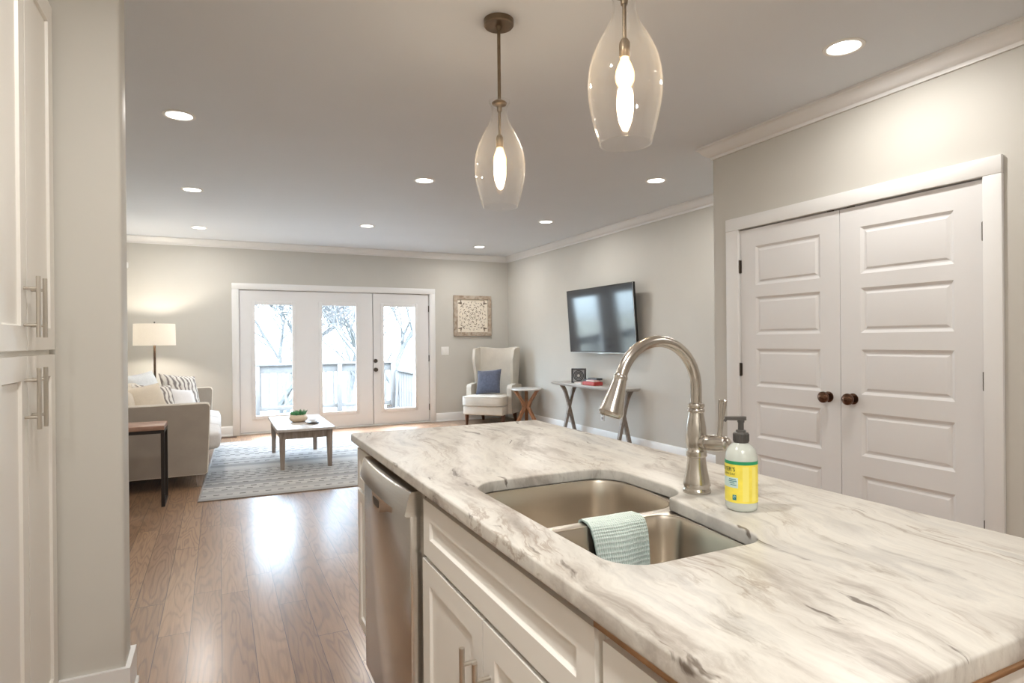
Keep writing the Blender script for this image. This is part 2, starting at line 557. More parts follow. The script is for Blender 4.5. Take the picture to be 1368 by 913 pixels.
def make_rug():
    k = NT('striped_rug')
    tcn = k.n('ShaderNodeTexCoord')
    sx = k.n('ShaderNodeSeparateXYZ')
    k.l(tcn.outputs['Object'], sx.inputs[0])
    x, y = sx.outputs[0], sx.outputs[1]
    # one random tone per woven band
    band = k.math('FLOOR', k.math('MULTIPLY', y, 22.0))
    wn_ = k.n('ShaderNodeTexWhiteNoise', noise_dimensions='1D')
    k.l(band, wn_.inputs['W'])
    tone = k.ramp(wn_.outputs[0], [(0.0, (0.28, 0.28, 0.28)), (0.35, (0.42, 0.42, 0.41)), (0.7, (0.52, 0.51, 0.495)), (1.0, (0.36, 0.36, 0.36))])
    # rows of small dashes in some bands
    fy = k.math('FRACT', k.math('MULTIPLY', y, 11.0))
    rowm = k.math('LESS_THAN', k.math('ABSOLUTE', k.math('SUBTRACT', fy, 0.5)), 0.16)
    row2 = k.math('FLOOR', k.math('MULTIPLY', y, 11.0))
    wn2 = k.n('ShaderNodeTexWhiteNoise', noise_dimensions='1D')
    k.l(row2, wn2.inputs['W'])
    sel = k.math('GREATER_THAN', wn2.outputs[0], 0.35)
    fx = k.math('SINE', k.math('ADD', k.math('MULTIPLY', x, 62.0), k.math('MULTIPLY', wn2.outputs[0], 9.0)))
    dash = k.math('MULTIPLY', k.math('GREATER_THAN', fx, 0.1), k.math('MULTIPLY', rowm, sel))
    fadeN = k.noise(k.coord('Object'), 3.0, 3)
    dash = k.math('MULTIPLY', dash, k.math('MULTIPLY_ADD', fadeN, 1.4, 0.1))
    c = k.mix(k.math('MULTIPLY', dash, 1.0), tone, (0.11, 0.108, 0.105))
    fz = k.noise(k.coord('Object'), 250, 2)
    c = k.mix(1.0, c, k.ramp(fz, [(0.3, (0.85, 0.85, 0.85)), (0.7, (1.1, 1.1, 1.1))]), 'MULTIPLY')
    k.l(c, k.b.inputs['Base Color'])
    k.b.inputs['Roughness'].default_value = 0.95
    k.bump(fz, 0.4, 0.004)
    return k.m


M['rug'] = make_rug()
M['rug_edge'] = fabric('rug_binding', (0.30, 0.28, 0.26))

# ------------------------------------------------------------------ object helpers
WM = {}


def base_matrix(loc, rotz):
    return Matrix.Translation(Vector(loc)) @ Matrix.Rotation(rotz, 4, 'Z')


def thing(name, label, cat, loc=(0, 0, 0), rotz=0.0, group=None):
    o = bpy.data.objects.new(name, None)
    o.empty_display_size = 0.05
    C.objects.link(o)
    o.location = loc
    o.rotation_euler = (0, 0, rotz)
    o['label'] = label
    o['category'] = cat
    if group:
        o['group'] = group
    WM[o] = base_matrix(loc, rotz)
    return o


def tag(o, label, cat, group=None):
    o['label'] = label
    o['category'] = cat
    if group:
        o['group'] = group
    return o


class B:
    """collects shapes; build() makes ONE mesh object"""

    def __init__(s):
        s.bm = bmesh.new()

    def _add(s, verts, faces):
        vs = [s.bm.verts.new(v) for v in verts]
        for f in faces:
            try:
                s.bm.faces.new([vs[i] for i in f])
            except ValueError:
                pass
        return vs

    def box(s, x0, x1, y0, y1, z0, z1, bev=0.0, seg=2, rot=None, about=None):
        t = bmesh.new()
        bmesh.ops.create_cube(t, size=1.0)
        for v in t.verts:
            v.co = Vector((x0 + (v.co.x + .5) * (x1 - x0), y0 + (v.co.y + .5) * (y1 - y0), z0 + (v.co.z + .5) * (z1 - z0)))
        if bev > 0:
            bmesh.ops.bevel(t, geom=list(t.edges), offset=bev, segments=seg, profile=0.5, affect='EDGES')
        s._merge(t, rot, about)
        return s

    def _merge(s, t, rot=None, about=None):
        if rot is not None:
            c = Vector(about) if about is not None else Vector((0, 0, 0))
            for v in t.verts:
                v.co = rot @ (v.co - c) + c
        t.verts.index_update()
        vs = [s.bm.verts.new(v.co) for v in t.verts]
        for f in t.faces:
            try:
                s.bm.faces.new([vs[v.index] for v in f.verts])
            except ValueError:
                pass
        t.free()

    def tube(s, pts, radii, n=12, cap=True, up=None):
        pts = [Vector(p) for p in pts]
        if not isinstance(radii, (list, tuple)):
            radii = [radii] * len(pts)
        rings = []
        prev = None
        for i, p in enumerate(pts):
            if i == 0:
                d = pts[1] - p
            elif i == len(pts) - 1:
                d = p - pts[i - 1]
            else:
                d = (pts[i + 1] - p).normalized() + (p - pts[i - 1]).normalized()
            if d.length < 1e-9:
                d = prev[2] if prev else Vector((0, 0, 1))
            d.normalize()
            if prev is None:
                a = Vector((0, 0, 1)) if abs(d.z) < 0.9 else Vector((1, 0, 0))
                u = d.cross(a).normalized()
            else:
                u = prev[0] - d * prev[0].dot(d)
                u.normalize()
            v = d.cross(u).normalized()
            prev = (u, v, d)
            rings.append([s.bm.verts.new(p + (u * math.cos(2 * PI * k / n) + v * math.sin(2 * PI * k / n)) * radii[i]) for k in range(n)])
        for a, b in zip(rings, rings[1:]):
            for k in range(n):
                try:
                    s.bm.faces.new((a[k], a[(k + 1) % n], b[(k + 1) % n], b[k]))
                except ValueError:
                    pass
        if cap:
            for r_, rev in ((rings[0], True), (rings[-1], False)):
                try:
                    s.bm.faces.new(list(reversed(r_)) if rev else r_)
                except ValueError:
                    pass
        return s

    def cyl(s, p0, p1, r0, r1=None, n=24):
        return s.tube([p0, p1], [r0, r0 if r1 is None else r1], n)

    def lathe(s, prof, origin=(0, 0, 0), axis=(0, 0, 1), n=32, sx=1.0, sy=1.0, closed=False):
        """prof: (radius, height along the axis)"""
        ax = Vector(axis).normalized()
        a = Vector((1, 0, 0)) if abs(ax.z) > 0.9 else Vector((0, 0, 1))
        u = (a - ax * a.dot(ax)).normalized()
        v = ax.cross(u)
        o = Vector(origin)
        rings = []
        for r_, h in prof:
            if r_ < 1e-6:
                rings.append([s.bm.verts.new(o + ax * h)])
            else:
                rings.append([s.bm.verts.new(o + ax * h + u * (r_ * sx * math.cos(2 * PI * k / n)) + v * (r_ * sy * math.sin(2 * PI * k / n))) for k in range(n)])
        prs = list(zip(rings, rings[1:]))
        if closed:
            prs.append((rings[-1], rings[0]))
        for A, Bq in prs:
            if len(A) == 1 and len(Bq) == 1:
                continue
            for k in range(n):
                k2 = (k + 1) % n
                if len(A) == 1:
                    f = (A[0], Bq[k2], Bq[k])
                elif len(Bq) == 1:
                    f = (A[k], A[k2], Bq[0])
                else:
                    f = (A[k], A[k2], Bq[k2], Bq[k])
                try:
                    s.bm.faces.new(f)
                except ValueError:
                    pass
        return s

    def prism(s, poly, h0, h1, O=(0, 0, 0), U=(1, 0, 0), V=(0, 1, 0), bev=0.0, seg=2):
        """2-D polygon in the U,V plane, extruded along U x V from h0 to h1"""
        U = Vector(U)
        V = Vector(V)
        N = U.cross(V).normalized()
        O = Vector(O)
        t = bmesh.new()
        a = [t.verts.new(O + U * x + V * y + N * h0) for x, y in poly]
        b = [t.verts.new(O + U * x + V * y + N * h1) for x, y in poly]
        n = len(poly)
        t.faces.new(list(reversed(a)))
        t.faces.new(b)
        for k in range(n):
            t.faces.new((a[k], a[(k + 1) % n], b[(k + 1) % n], b[k]))
        if bev > 0:
            es = [e for e in t.edges if len(e.link_faces) == 2 and e.calc_face_angle(0) > 0.5]
            bmesh.ops.bevel(t, geom=es, offset=bev, segments=seg, profile=0.5, affect='EDGES')
        s._merge(t)
        return s

    def panelled(s, O, U, V, W, H, T, rects, prof):
        """a slab W x H (along U,V), thickness T behind the face, with moulded panels.
        prof: list of (inset, depth) rings; the last ring is filled"""
        O = Vector(O)
        U = Vector(U).normalized()
        V = Vector(V).normalized()
        N = U.cross(V)
        P = lambda u, v, d=0.0: O + U * u + V * v + N * d
        us = sorted({0, W, *[r[0] for r in rects], *[r[1] for r in rects]})
        vs = sorted({0, H, *[r[2] for r in rects], *[r[3] for r in rects]})
        for i in range(len(us) - 1):
            for j in range(len(vs) - 1):
                u0, u1, v0, v1 = us[i], us[i + 1], vs[j], vs[j + 1]
                mu, mv = (u0 + u1) / 2, (v0 + v1) / 2
                inside = any(r[0] < mu < r[1] and r[2] < mv < r[3] for r in rects)
                if not inside:
                    s._add([P(u0, v0), P(u1, v0), P(u1, v1), P(u0, v1)], [(0, 1, 2, 3)])
                    continue
                loops = [[P(u0, v0), P(u1, v0), P(u1, v1), P(u0, v1)]]
                for ins, d in prof:
                    loops.append([P(u0 + ins, v0 + ins, d), P(u1 - ins, v0 + ins, d), P(u1 - ins, v1 - ins, d), P(u0 + ins, v1 - ins, d)])
                for a, b in zip(loops, loops[1:]):
                    for k in range(4):
                        k2 = (k + 1) % 4
                        s._add([a[k], a[k2], b[k2], b[k]], [(0, 1, 2, 3)])
                s._add(loops[-1], [(0, 1, 2, 3)])
        c = [(0, 0), (W, 0), (W, H), (0, H)]
        for k in range(4):
            a, b = c[k], c[(k + 1) % 4]
            s._add([P(*a), P(*a, -T), P(*b, -T), P(*b)], [(0, 1, 2, 3)])
        s._add([P(*q, -T) for q in reversed(c)], [(0, 1, 2, 3)])
        bmesh.ops.remove_doubles(s.bm, verts=list(s.bm.verts), dist=1e-5)
        return s

    def pillow(s, w, h, t, n=14, pinch=0.06, flat=2.6):
        """a stuffed square cushion in its local XZ plane, thickness along Y"""
        for side in (1, -1):
            g = []
            for i in range(n + 1):
                row = []
                for j in range(n + 1):
                    u = -1 + 2 * i / n
                    v = -1 + 2 * j / n
                    x = u * w / 2 * (1 - pinch * (1 - abs(v) ** 2))
                    z = v * h / 2 * (1 - pinch * (1 - abs(u) ** 2))
                    k = max(0.0, (1 - abs(u) ** flat)) * max(0.0, (1 - abs(v) ** flat))
                    row.append(s.bm.verts.new((x, side * t / 2 * k ** 0.5, z)))
                g.append(row)
            for i in range(n):
                for j in range(n):
                    q = (g[i][j], g[i + 1][j], g[i + 1][j + 1], g[i][j + 1])
                    s.bm.faces.new(q if side < 0 else tuple(reversed(q)))
        bmesh.ops.remove_doubles(s.bm, verts=list(s.bm.verts), dist=1e-5)
        return s

    def cushion(s, x0, x1, y0, y1, z0, z1, bev=0.03, puff=0.02, n=8):
        """a box cushion with rounded edges and a domed top and front"""
        t = bmesh.new()
        bmesh.ops.create_cube(t, size=1.0)
        bmesh.ops.subdivide_edges(t, edges=list(t.edges), cuts=n, use_grid_fill=True)
        sx, sy, sz = (x1 - x0), (y1 - y0), (z1 - z0)
        c = Vector(((x0 + x1) / 2, (y0 + y1) / 2, (z0 + z1) / 2))
        for v in t.verts:
            p = v.co * 2
            q = Vector((p.x * sx / 2, p.y * sy / 2, p.z * sz / 2))
            # rounded box
            inner = Vector((max(-sx / 2 + bev, min(sx / 2 - bev, q.x)), max(-sy / 2 + bev, min(sy / 2 - bev, q.y)), max(-sz / 2 + bev, min(sz / 2 - bev, q.z))))
            d = q - inner
            if d.length > 1e-9:
                q = inner + d.normalized() * bev
            k = puff * (1 - p.x ** 2) * (1 - p.y ** 2)
            q.z += k * p.z
            q.x += puff * 0.8 * (1 - p.y ** 2) * (1 - p.z ** 2) * p.x
            q.y += puff * 0.8 * (1 - p.x ** 2) * (1 - p.z ** 2) * p.y
            v.co = q + c
        s._merge(t)
        return s

    def xf(s, Mx):
        for v in s.bm.verts:
            v.co = Mx @ v.co
        return s

    def build(s, name, mat, parent=None, local=False, origin=None, smooth=True, angle=0.6, uv=None):
        bmesh.ops.recalc_face_normals(s.bm, faces=list(s.bm.faces))
        if parent is not None:
            wm = WM[parent]
            if not local:
                inv = wm.inverted()
                for v in s.bm.verts:
                    v.co = inv @ v.co
        elif origin is not None:
            for v in s.bm.verts:
                v.co = v.co - Vector(origin)
        me = bpy.data.meshes.new(name)
        s.bm.to_mesh(me)
        s.bm.free()
        me.materials.append(M[mat] if isinstance(mat, str) else mat)
        if smooth:
            me.polygons.foreach_set('use_smooth', [True] * len(me.polygons))
            me.set_sharp_from_angle(angle=angle)
        o = bpy.data.objects.new(name, me)
        C.objects.link(o)
        if parent is not None:
            o.parent = parent
            WM[o] = WM[parent]
        elif origin is not None:
            o.location = origin
        return o


def struct(o):
    o['kind'] = 'structure'
    return o


def mesh_from_curve(name, loops, z0, z1, mat, bevel=0.0, parent=None, res=2):
    """filled outline with holes, lying in XY between z0 and z1 (curve fill turned into a mesh)"""
    cu = bpy.data.curves.new(name + '_outline', 'CURVE')
    cu.dimensions = '2D'
    cu.fill_mode = 'BOTH'
    cu.extrude = (z1 - z0) / 2 - bevel
    cu.bevel_depth = bevel
    cu.bevel_resolution = res
    cu.offset = -bevel
    for lp in loops:
        spn = cu.splines.new('POLY')
        spn.points.add(len(lp) - 1)
        for q, p in zip(spn.points, lp):
            q.co = (p[0], p[1], 0, 1)
        spn.use_cyclic_u = True
    o = bpy.data.objects.new(name + '_outline', cu)
    C.objects.link(o)
    dg = bpy.context.evaluated_depsgraph_get()
    me = bpy.data.meshes.new_from_object(o.evaluated_get(dg))
    bpy.data.objects.remove(o)
    bpy.data.curves.remove(cu)
    b = B()
    b.bm.from_mesh(me)
    bpy.data.meshes.remove(me)
    for v in b.bm.verts:
        v.co.z += (z0 + z1) / 2
    bmesh.ops.remove_doubles(b.bm, verts=list(b.bm.verts), dist=1e-5)
    return b


def rounded(poly, n=8):
    """poly: (x, y, r) corners -> points with arcs"""
    out = []
    m = len(poly)
    for i in range(m):
        p0 = Vector(poly[i - 1][:2])
        p = Vector(poly[i][:2])
        p1 = Vector(poly[(i + 1) % m][:2])
        r = poly[i][2]
        if r <= 0:
            out.append((p.x, p.y))
            continue
        a = (p0 - p).normalized()
        b = (p1 - p).normalized()
        ang = a.angle(b)
        d = r / math.tan(ang / 2)
        c = p + (a + b).normalized() * (r / math.sin(ang / 2))
        s = p + a * d
        e = p + b * d
        a0 = math.atan2(s.y - c.y, s.x - c.x)
        a1 = math.atan2(e.y - c.y, e.x - c.x)
        da = (a1 - a0 + PI) % (2 * PI) - PI
        for k in range(n + 1):
            t = a0 + da * k / n
            out.append((c.x + r * math.cos(t), c.y + r * math.sin(t)))
    return out


def offset_loop(lp, d):
    """move a ccw loop outward by d"""
    n = len(lp)
    out = []
    for i in range(n):
        p0 = Vector(lp[i - 1])
        p = Vector(lp[i])
        p1 = Vector(lp[(i + 1) % n])
        t = ((p - p0).normalized() + (p1 - p).normalized())
        if t.length < 1e-6:
            t = p1 - p
        t.normalize()
        nrm = Vector((t.y, -t.x))
        out.append((p.x + nrm.x * d, p.y + nrm.y * d))
    return out


# ------------------------------------------------------------------ room
XL, XP, XT = -1.15, 3.292, 4.41
YF, YR, YB = -2.6, 3.358, 9.234
HC = 2.70
struct(B().box(XL - .12, XT + .12, YF - .12, YB + .16, -0.10, 0).build('floor', 'floor', smooth=False))
struct(B().box(XL - .12, XT + .12, YF - .12, YB + .16, HC, HC + .1).build('ceiling', 'ceiling', smooth=False))
struct(B().box(XL - .12, XL, YF - .12, YB + .16, 0, HC).build('wall_left', 'wall', smooth=False))
struct(B().box(XT, XT + .12, YF - .12, YB + .16, 0, HC).build('wall_right', 'wall', smooth=False))
# back wall around the French doors
DX0, DX1, DZ1 = 0.215, 3.06, 2.075
b = B()
b.box(XL, DX0, YB, YB + .16, 0, HC).box(DX1, XT, YB, YB + .16, 0, HC).box(DX0, DX1, YB, YB + .16, DZ1, HC)
struct(b.build('wall_back', 'wall', smooth=False))
# closet wall around the double doors
CY0, CY1, CZ1 = 1.595, 3.125, 2.06
b = B()
b.box(XP, XP + .11, YF, CY0, 0, HC).box(XP, XP + .11, CY1, YR, 0, HC).box(XP, XP + .11, CY0, CY1, CZ1, HC)
struct(b.build('wall_closet', 'wall', smooth=False))
struct(B().box(XP + .11, XT, YR - .1, YR, 0, HC).build('wall_return', 'wall', smooth=False))
# kitchen wall behind the camera
b = B()
b.box(XL, XT, YF - .12, YF, 0, HC)
struct(b.build('wall_front', 'wall', smooth=False))
# stub wall beside the tall cabinet
SX, SY0, SY1 = -0.31, 2.537, 2.69
b = B()
b.prism(rounded([(XL, SY0, 0), (SX, SY0, .014), (SX, SY1, .014), (XL, SY1, 0)], 5), 0, HC)
struct(b.build('wall_stub', 'wall', angle=0.5))


# crown moulding and baseboards as runs of one profile
def run(b, p0, p1, nrm, prof, m0, m1):
    p0 = Vector(p0)
    p1 = Vector(p1)
    d = (p1 - p0).normalized()
    n = Vector(nrm)
    A = [b.bm.verts.new(p0 + n * q - d * (m0 * q) + Vector((0, 0, z))) for q, z in prof]
    Z = [b.bm.verts.new(p1 + n * q + d * (m1 * q) + Vector((0, 0, z))) for q, z in prof]
    k = len(prof)
    for i in range(k):
        b.bm.faces.new((A[i], A[(i + 1) % k], Z[(i + 1) % k], Z[i]))
    b.bm.faces.new(A)
    b.bm.faces.new(list(reversed(Z)))


CROWN = [(0, HC - .092), (.012, HC - .092), (.014, HC - .078)]
for k in range(7):
    t = k / 6
    CROWN.append((.016 + .058 * t, HC - .074 + .052 * (t - 0.22 * math.sin(PI * t))))
CROWN += [(.078, HC - .018), (.09, HC - .014), (.09, HC), (0, HC)]


def crown(name, p0, p1, n, m0, m1):
    b = B()
    run(b, p0, p1, n, CROWN, m0, m1)
    struct(b.build(name, 'trim', angle=0.7))


crown('trim_1', (XL, YB, 0), (XT, YB, 0), (0, -1, 0), -1, -1)
crown('trim_2', (XT, YB, 0), (XT, YR, 0), (-1, 0, 0), -1, -1)
crown('trim_3', (XT, YR, 0), (XP, YR, 0), (0, 1, 0), -1, 1)
crown('trim_4', (XP, YR, 0), (XP, YF, 0), (-1, 0, 0), 1, -1)
crown('trim_5', (XL, SY1, 0), (XL, YB, 0), (1, 0, 0), 0, -1)

BASE = [(0, 0), (.026, 0), (.026, .014), (.021, .02), (.016, .022), (.016, .118), (.012, .128), (.006, .136), (0, .136)]


def baseb(name, p0, p1, n, m0, m1):
    b = B()
    run(b, p0, p1, n, BASE, m0, m1)
    return struct(b.build(name, 'trim', angle=0.5))


baseb('baseboard_back_left', (XL, YB, 0), (.160, YB, 0), (0, -1, 0), -1, 0)
baseb('baseboard_back_right', (3.113, YB, 0), (XT, YB, 0), (0, -1, 0), 0, -1)
baseb('baseboard_right', (XT, YB, 0), (XT, YR, 0), (-1, 0, 0), -1, -1)
baseb('baseboard_left', (XL, SY1, 0), (XL, YB, 0), (1, 0, 0), -1, -1)
baseb('baseboard_closet_far', (XP, YR, 0), (XP, 3.225, 0), (-1, 0, 0), 1, 0)
baseb('baseboard_closet_near', (XP, 1.525, 0), (XP, YF, 0), (-1, 0, 0), 0, -1)
# the stub wall's baseboard turns two corners
b = B()
run(b, (-0.502, SY0, 0), (SX, SY0, 0), (0, -1, 0), [(q * .9, z) for q, z in BASE[:5] + [(.018, .024), (.018, .134), (.018, .14), (0, .14)]], 0, 1)
run(b, (SX, SY0, 0), (SX, SY1, 0), (1, 0, 0), [(q * .9, z) for q, z in BASE[:5] + [(.018, .024), (.018, .134), (.018, .14), (0, .14)]], 1, 1)
run(b, (SX, SY1, 0), (XL, SY1, 0), (0, 1, 0), [(q * .9, z) for q, z in BASE[:5] + [(.018, .024), (.018, .134), (.018, .14), (0, .14)]], 1, 0)
struct(b.build('baseboard_stub', 'trim', angle=0.5))

# ------------------------------------------------------------------ French doors
# casing
b = B()
b.box(.160, .250, YB - .02, YB, 0, 2.04, .003).box(3.020, 3.112, YB - .02, YB, 0, 2.04, .003)
b.box(.160, 3.112, YB - .022, YB, 2.04, 2.125, .003)
struct(b.build('trim_door_back', 'trim'))
b = B()
b.box(DX0, .258, YB + .001, YB + .15, 0, 2.04).box(3.012, DX1, YB + .001, YB + .15, 0, 2.04).box(DX0, DX1, YB + .001, YB + .15, 2.036, DZ1)
b.box(.258, 3.012, YB + .001, YB + .15, 0, .022, .004)
struct(b.build('trim_jamb_back', 'trim'))
d1 = bpy.data.objects.new('door_1', None)
C.objects.link(d1)
d1.location = (1.635, YB + .03, 0)
d1['kind'] = 'structure'
WM[d1] = base_matrix(d1.location, 0)
leaves = [(.262, 1.164, .453, .958), (1.170, 2.114, 1.363, 1.867), (2.126, 3.006, 2.280, 2.789)]
GZ0, GZ1 = .250, 1.838
y0, y1 = YB + .012, YB + .056
for x0, x1, g0, g1 in leaves:
    b = B()
    b.box(x0, g0, y0, y1, .03, 2.03).box(g1, x1, y0, y1, .03, 2.03)
    b.box(g0, g1, y0, y1, .03, GZ0).box(g0, g1, y0, y1, GZ1, 2.03)
    lf = b.build('door_leaf', 'door', d1, smooth=False)
    b = B()
    fw_ = .042
    for xa, xb, za, zb in ((g0 - fw_, g0 + .008, GZ0 - fw_, GZ1 + fw_), (g1 - .008, g1 + fw_, GZ0 - fw_, GZ1 + fw_), (g0 + .008, g1 - .008, GZ0 - fw_, GZ0 + .008), (g0 + .008, g1 - .008, GZ1 - .008, GZ1 + fw_)):
        b.box(xa, xb, y0 - .012, y0, za, zb, .004)
    b.build('glazing_frame', 'door', lf)
    B().box(g0, g1, y0 + .018, y0 + .024, GZ0, GZ1).build('glass_pane', 'pane', lf, smooth=False)
b = B()
for xa, xb in ((.250, .275), (1.150, 1.185), (2.095, 2.14), (2.995, 3.02)):
    b.box(xa, xb, y1 + .001, y1 + .05, .02, 2.045)
b.box(.25, 3.02, y1 + .001, y1 + .05, .0, .05).box(.25, 3.02, y1 + .001, y1 + .05, 2.01, 2.06)
b.box(1.164, 1.170, y0 + .002, y1, .03, 2.03)
b.build('door_stop', 'door', d1, smooth=False)
# knobs on the active leaf
for z, r_, nm in ((.996, .024, 'deadbolt'), (.862, .029, 'door_knob')):
    b = B()
    prof = [(0, .0), (.031, 0), (.031, .006), (.024, .010)] if nm == 'deadbolt' else [(0, 0), (.031, 0), (.031, .006), (.012, .012), (.012, .026), (.024, .034), (.029, .046), (.024, .058), (0, .063)]
    if nm == 'deadbolt':
        prof += [(.022, .016), (0, .018)]
    b.lathe(prof, (2.157, y0, z), (0, -1, 0), 24)
    b.build(nm, 'hinge', d1)
for z in (1.806, 1.02, .245):
    b = B()
    b.cyl((3.009, y0 - .006, z - .05), (3.009, y0 - .006, z + .05), .0075, n=12)
    b.build('hinge', 'hinge', d1)
b = B()
b.box(2.325, 2.405, y0 + .012, y0 + .016, .262, .318)
st = b.build('sticker', 'stickergrey', d1, smooth=False)
b = B()
b.box(2.333, 2.360, y0 + .011, y0 + .0125, .275, .305).box(2.370, 2.397, y0 + .011, y0 + .0125, .275, .305)
b.build('sticker_mark', 'greyring', st, smooth=False)

# ------------------------------------------------------------------ closet double doors
b = B()
b.box(XP - .02, XP, CY1 - .012, 3.224, 0, 2.05, .003).box(XP - .02, XP, 1.527, CY0 + .012, 0, 2.05, .003)
b.box(XP - .022, XP, 1.527, 3.224, 2.05, 2.136, .003)
struct(b.build('trim_door_closet', 'trim'))
b = B()
b.box(XP + .001, XP + .11, CY1 - .014, CY1, 0, 2.048).box(XP + .001, XP + .11, CY0, CY0 + .014, 0, 2.048).box(XP + .001, XP + .11, CY0, CY1, 2.050, CZ1)
b.box(XP + .045, XP + .06, CY0, CY1, 2.03, 2.05)
struct(b.build('trim_jamb_closet', 'trim', smooth=False))
RAIL = [(.262, .512), (.612, .862), (.962, 1.222), (1.315, 1.572), (1.652, 1.920)]
RAIL = [(.258, .500), (.612, .860), (.963, 1.220), (1.315, 1.572), (1.652, 1.920)]
d2 = bpy.data.objects.new('door_2', None)
C.objects.link(d2)
d2.location = (XP + .02, 2.36, 0)
d2['kind'] = 'structure'
WM[d2] = base_matrix(d2.location, 0)
PR = [(.006, -.004), (.016, -.010), (.024, -.010), (.036, -.0035), (.040, -.003)]
XF = XP + .004
for ya, yb, pa, pb in ((2.3595, 3.108, 2.488, 2.980), (1.612, 2.3555, 1.744, 2.232)):
    # face looks to -X: U runs along -Y, V up
    b = B()
    Wd = yb - ya
    rects = [(yb - pb, yb - pa, z0 - .012, z1 - .012) for z0, z1 in RAIL]
    b.panelled((XF, yb, .012), (0, -1, 0), (0, 0, 1), Wd, 2.030, .035, rects, PR)
    lf = b.build('door_leaf', 'door', d2, angle=0.3)
for ky in (2.437, 2.281):
    b = B()
    b.lathe([(0, 0), (.032, 0), (.032, .005), (.013, .010), (.012, .022), (.022, .027), (.0315, .038), (.0345, .048), (.0325, .059), (.022, .069), (0, .073)], (XF, ky, .934), (-1, 0, 0), 28)
    b.build('door_knob', 'knob', d2)
for hy in (3.112, 1.608):
    for z in (1.792, 1.073, .362):
        b = B()
        b.cyl((XF - .008, hy, z - .046), (XF - .008, hy, z + .046), .0075, n=12)
        b.box(XF - .004, XF + .002, hy - .012, hy + .012, z - .044, z + .044)
        b.build('hinge', 'hinge', d2)
for cyy in (2.42, 2.29):
    B().box(XF + .002, XF + .012, cyy - .02, cyy + .02, 2.0425, 2.0495).build('ball_catch', 'hinge', d2, smooth=False)

# ------------------------------------------------------------------ ceiling lamps
lamps = [
    (-.21, 4.25, 'recessed ceiling light nearest in the left row, above the end of the stub wall'),
    (-.21, 6.25, 'middle recessed ceiling light of the left row, between the two others of that row'),
    (-.21, 8.27, 'far recessed ceiling light of the left row, over the floor lamp'),
    (1.63, 5.09, 'recessed ceiling light left of the far pendant, nearer one of the centre row'),
    (1.63, 7.37, 'recessed ceiling light farther of the two in the centre row, above the glazed doors'),
    (3.52, 8.35, 'far recessed ceiling light of the right row, above the armchair corner'),
    (3.51, 6.28, 'middle recessed ceiling light of the right row, above and left of the television'),
    (3.50, 4.26, 'recessed ceiling light nearest in the right row, beside the end of the closet wall'),
    (2.74, 1.93, 'recessed ceiling light nearest the closet double doors, largest one in view'),
]


def recessed(x, y, label=None, only_lamp=False, watts=None):
    if not only_lamp:
        t = thing('recessed_light', label, 'ceiling light', (x, y, HC), 0, 'recessed ceiling lights')
        b = B()
        b.lathe([(.070, -.0005), (.076, -.006), (.092, -.004), (.094, 0.0)], (x, y, HC), (0, 0, 1), 36)
        b.build('trim_ring', 'white_plastic', t)
        b = B()
        b.lathe([(0, -.004), (.060, -.004), (.0715, -.002)], (x, y, HC), (0, 0, 1), 36)
        b.build('diffuser', 'downlight', t)
    ld = bpy.data.lights.new('recessed_lamp', 'AREA')
    ld.shape = 'DISK'
    ld.size = .13
    ld.energy = watts or DOWN_W
    ld.color = WARM
    lo = bpy.data.objects.new('recessed_lamp', ld)
    lo.location = (x, y, HC - .012)
    C.objects.link(lo)
    if not only_lamp:
        lo.location = (0, 0, -.012)
        lo.parent = t


for x, y, lab in lamps:
    recessed(x, y, lab)
# unseen fill lamps, added above and behind the camera to brighten the foreground
recessed(2.6, -.3, 'added unseen ceiling fill light behind the viewer, on the closet side')
recessed(.0, 1.25, 'added unseen ceiling fill light over the aisle between island and tall cabinet', watts=FILL_W * .7)
recessed(.0, -.6, 'added unseen ceiling fill light over the aisle, just behind the viewer', watts=FILL_W)
recessed(-.55, -1.9, 'added unseen ceiling fill light farthest behind the viewer', watts=FILL_W * 1.5)


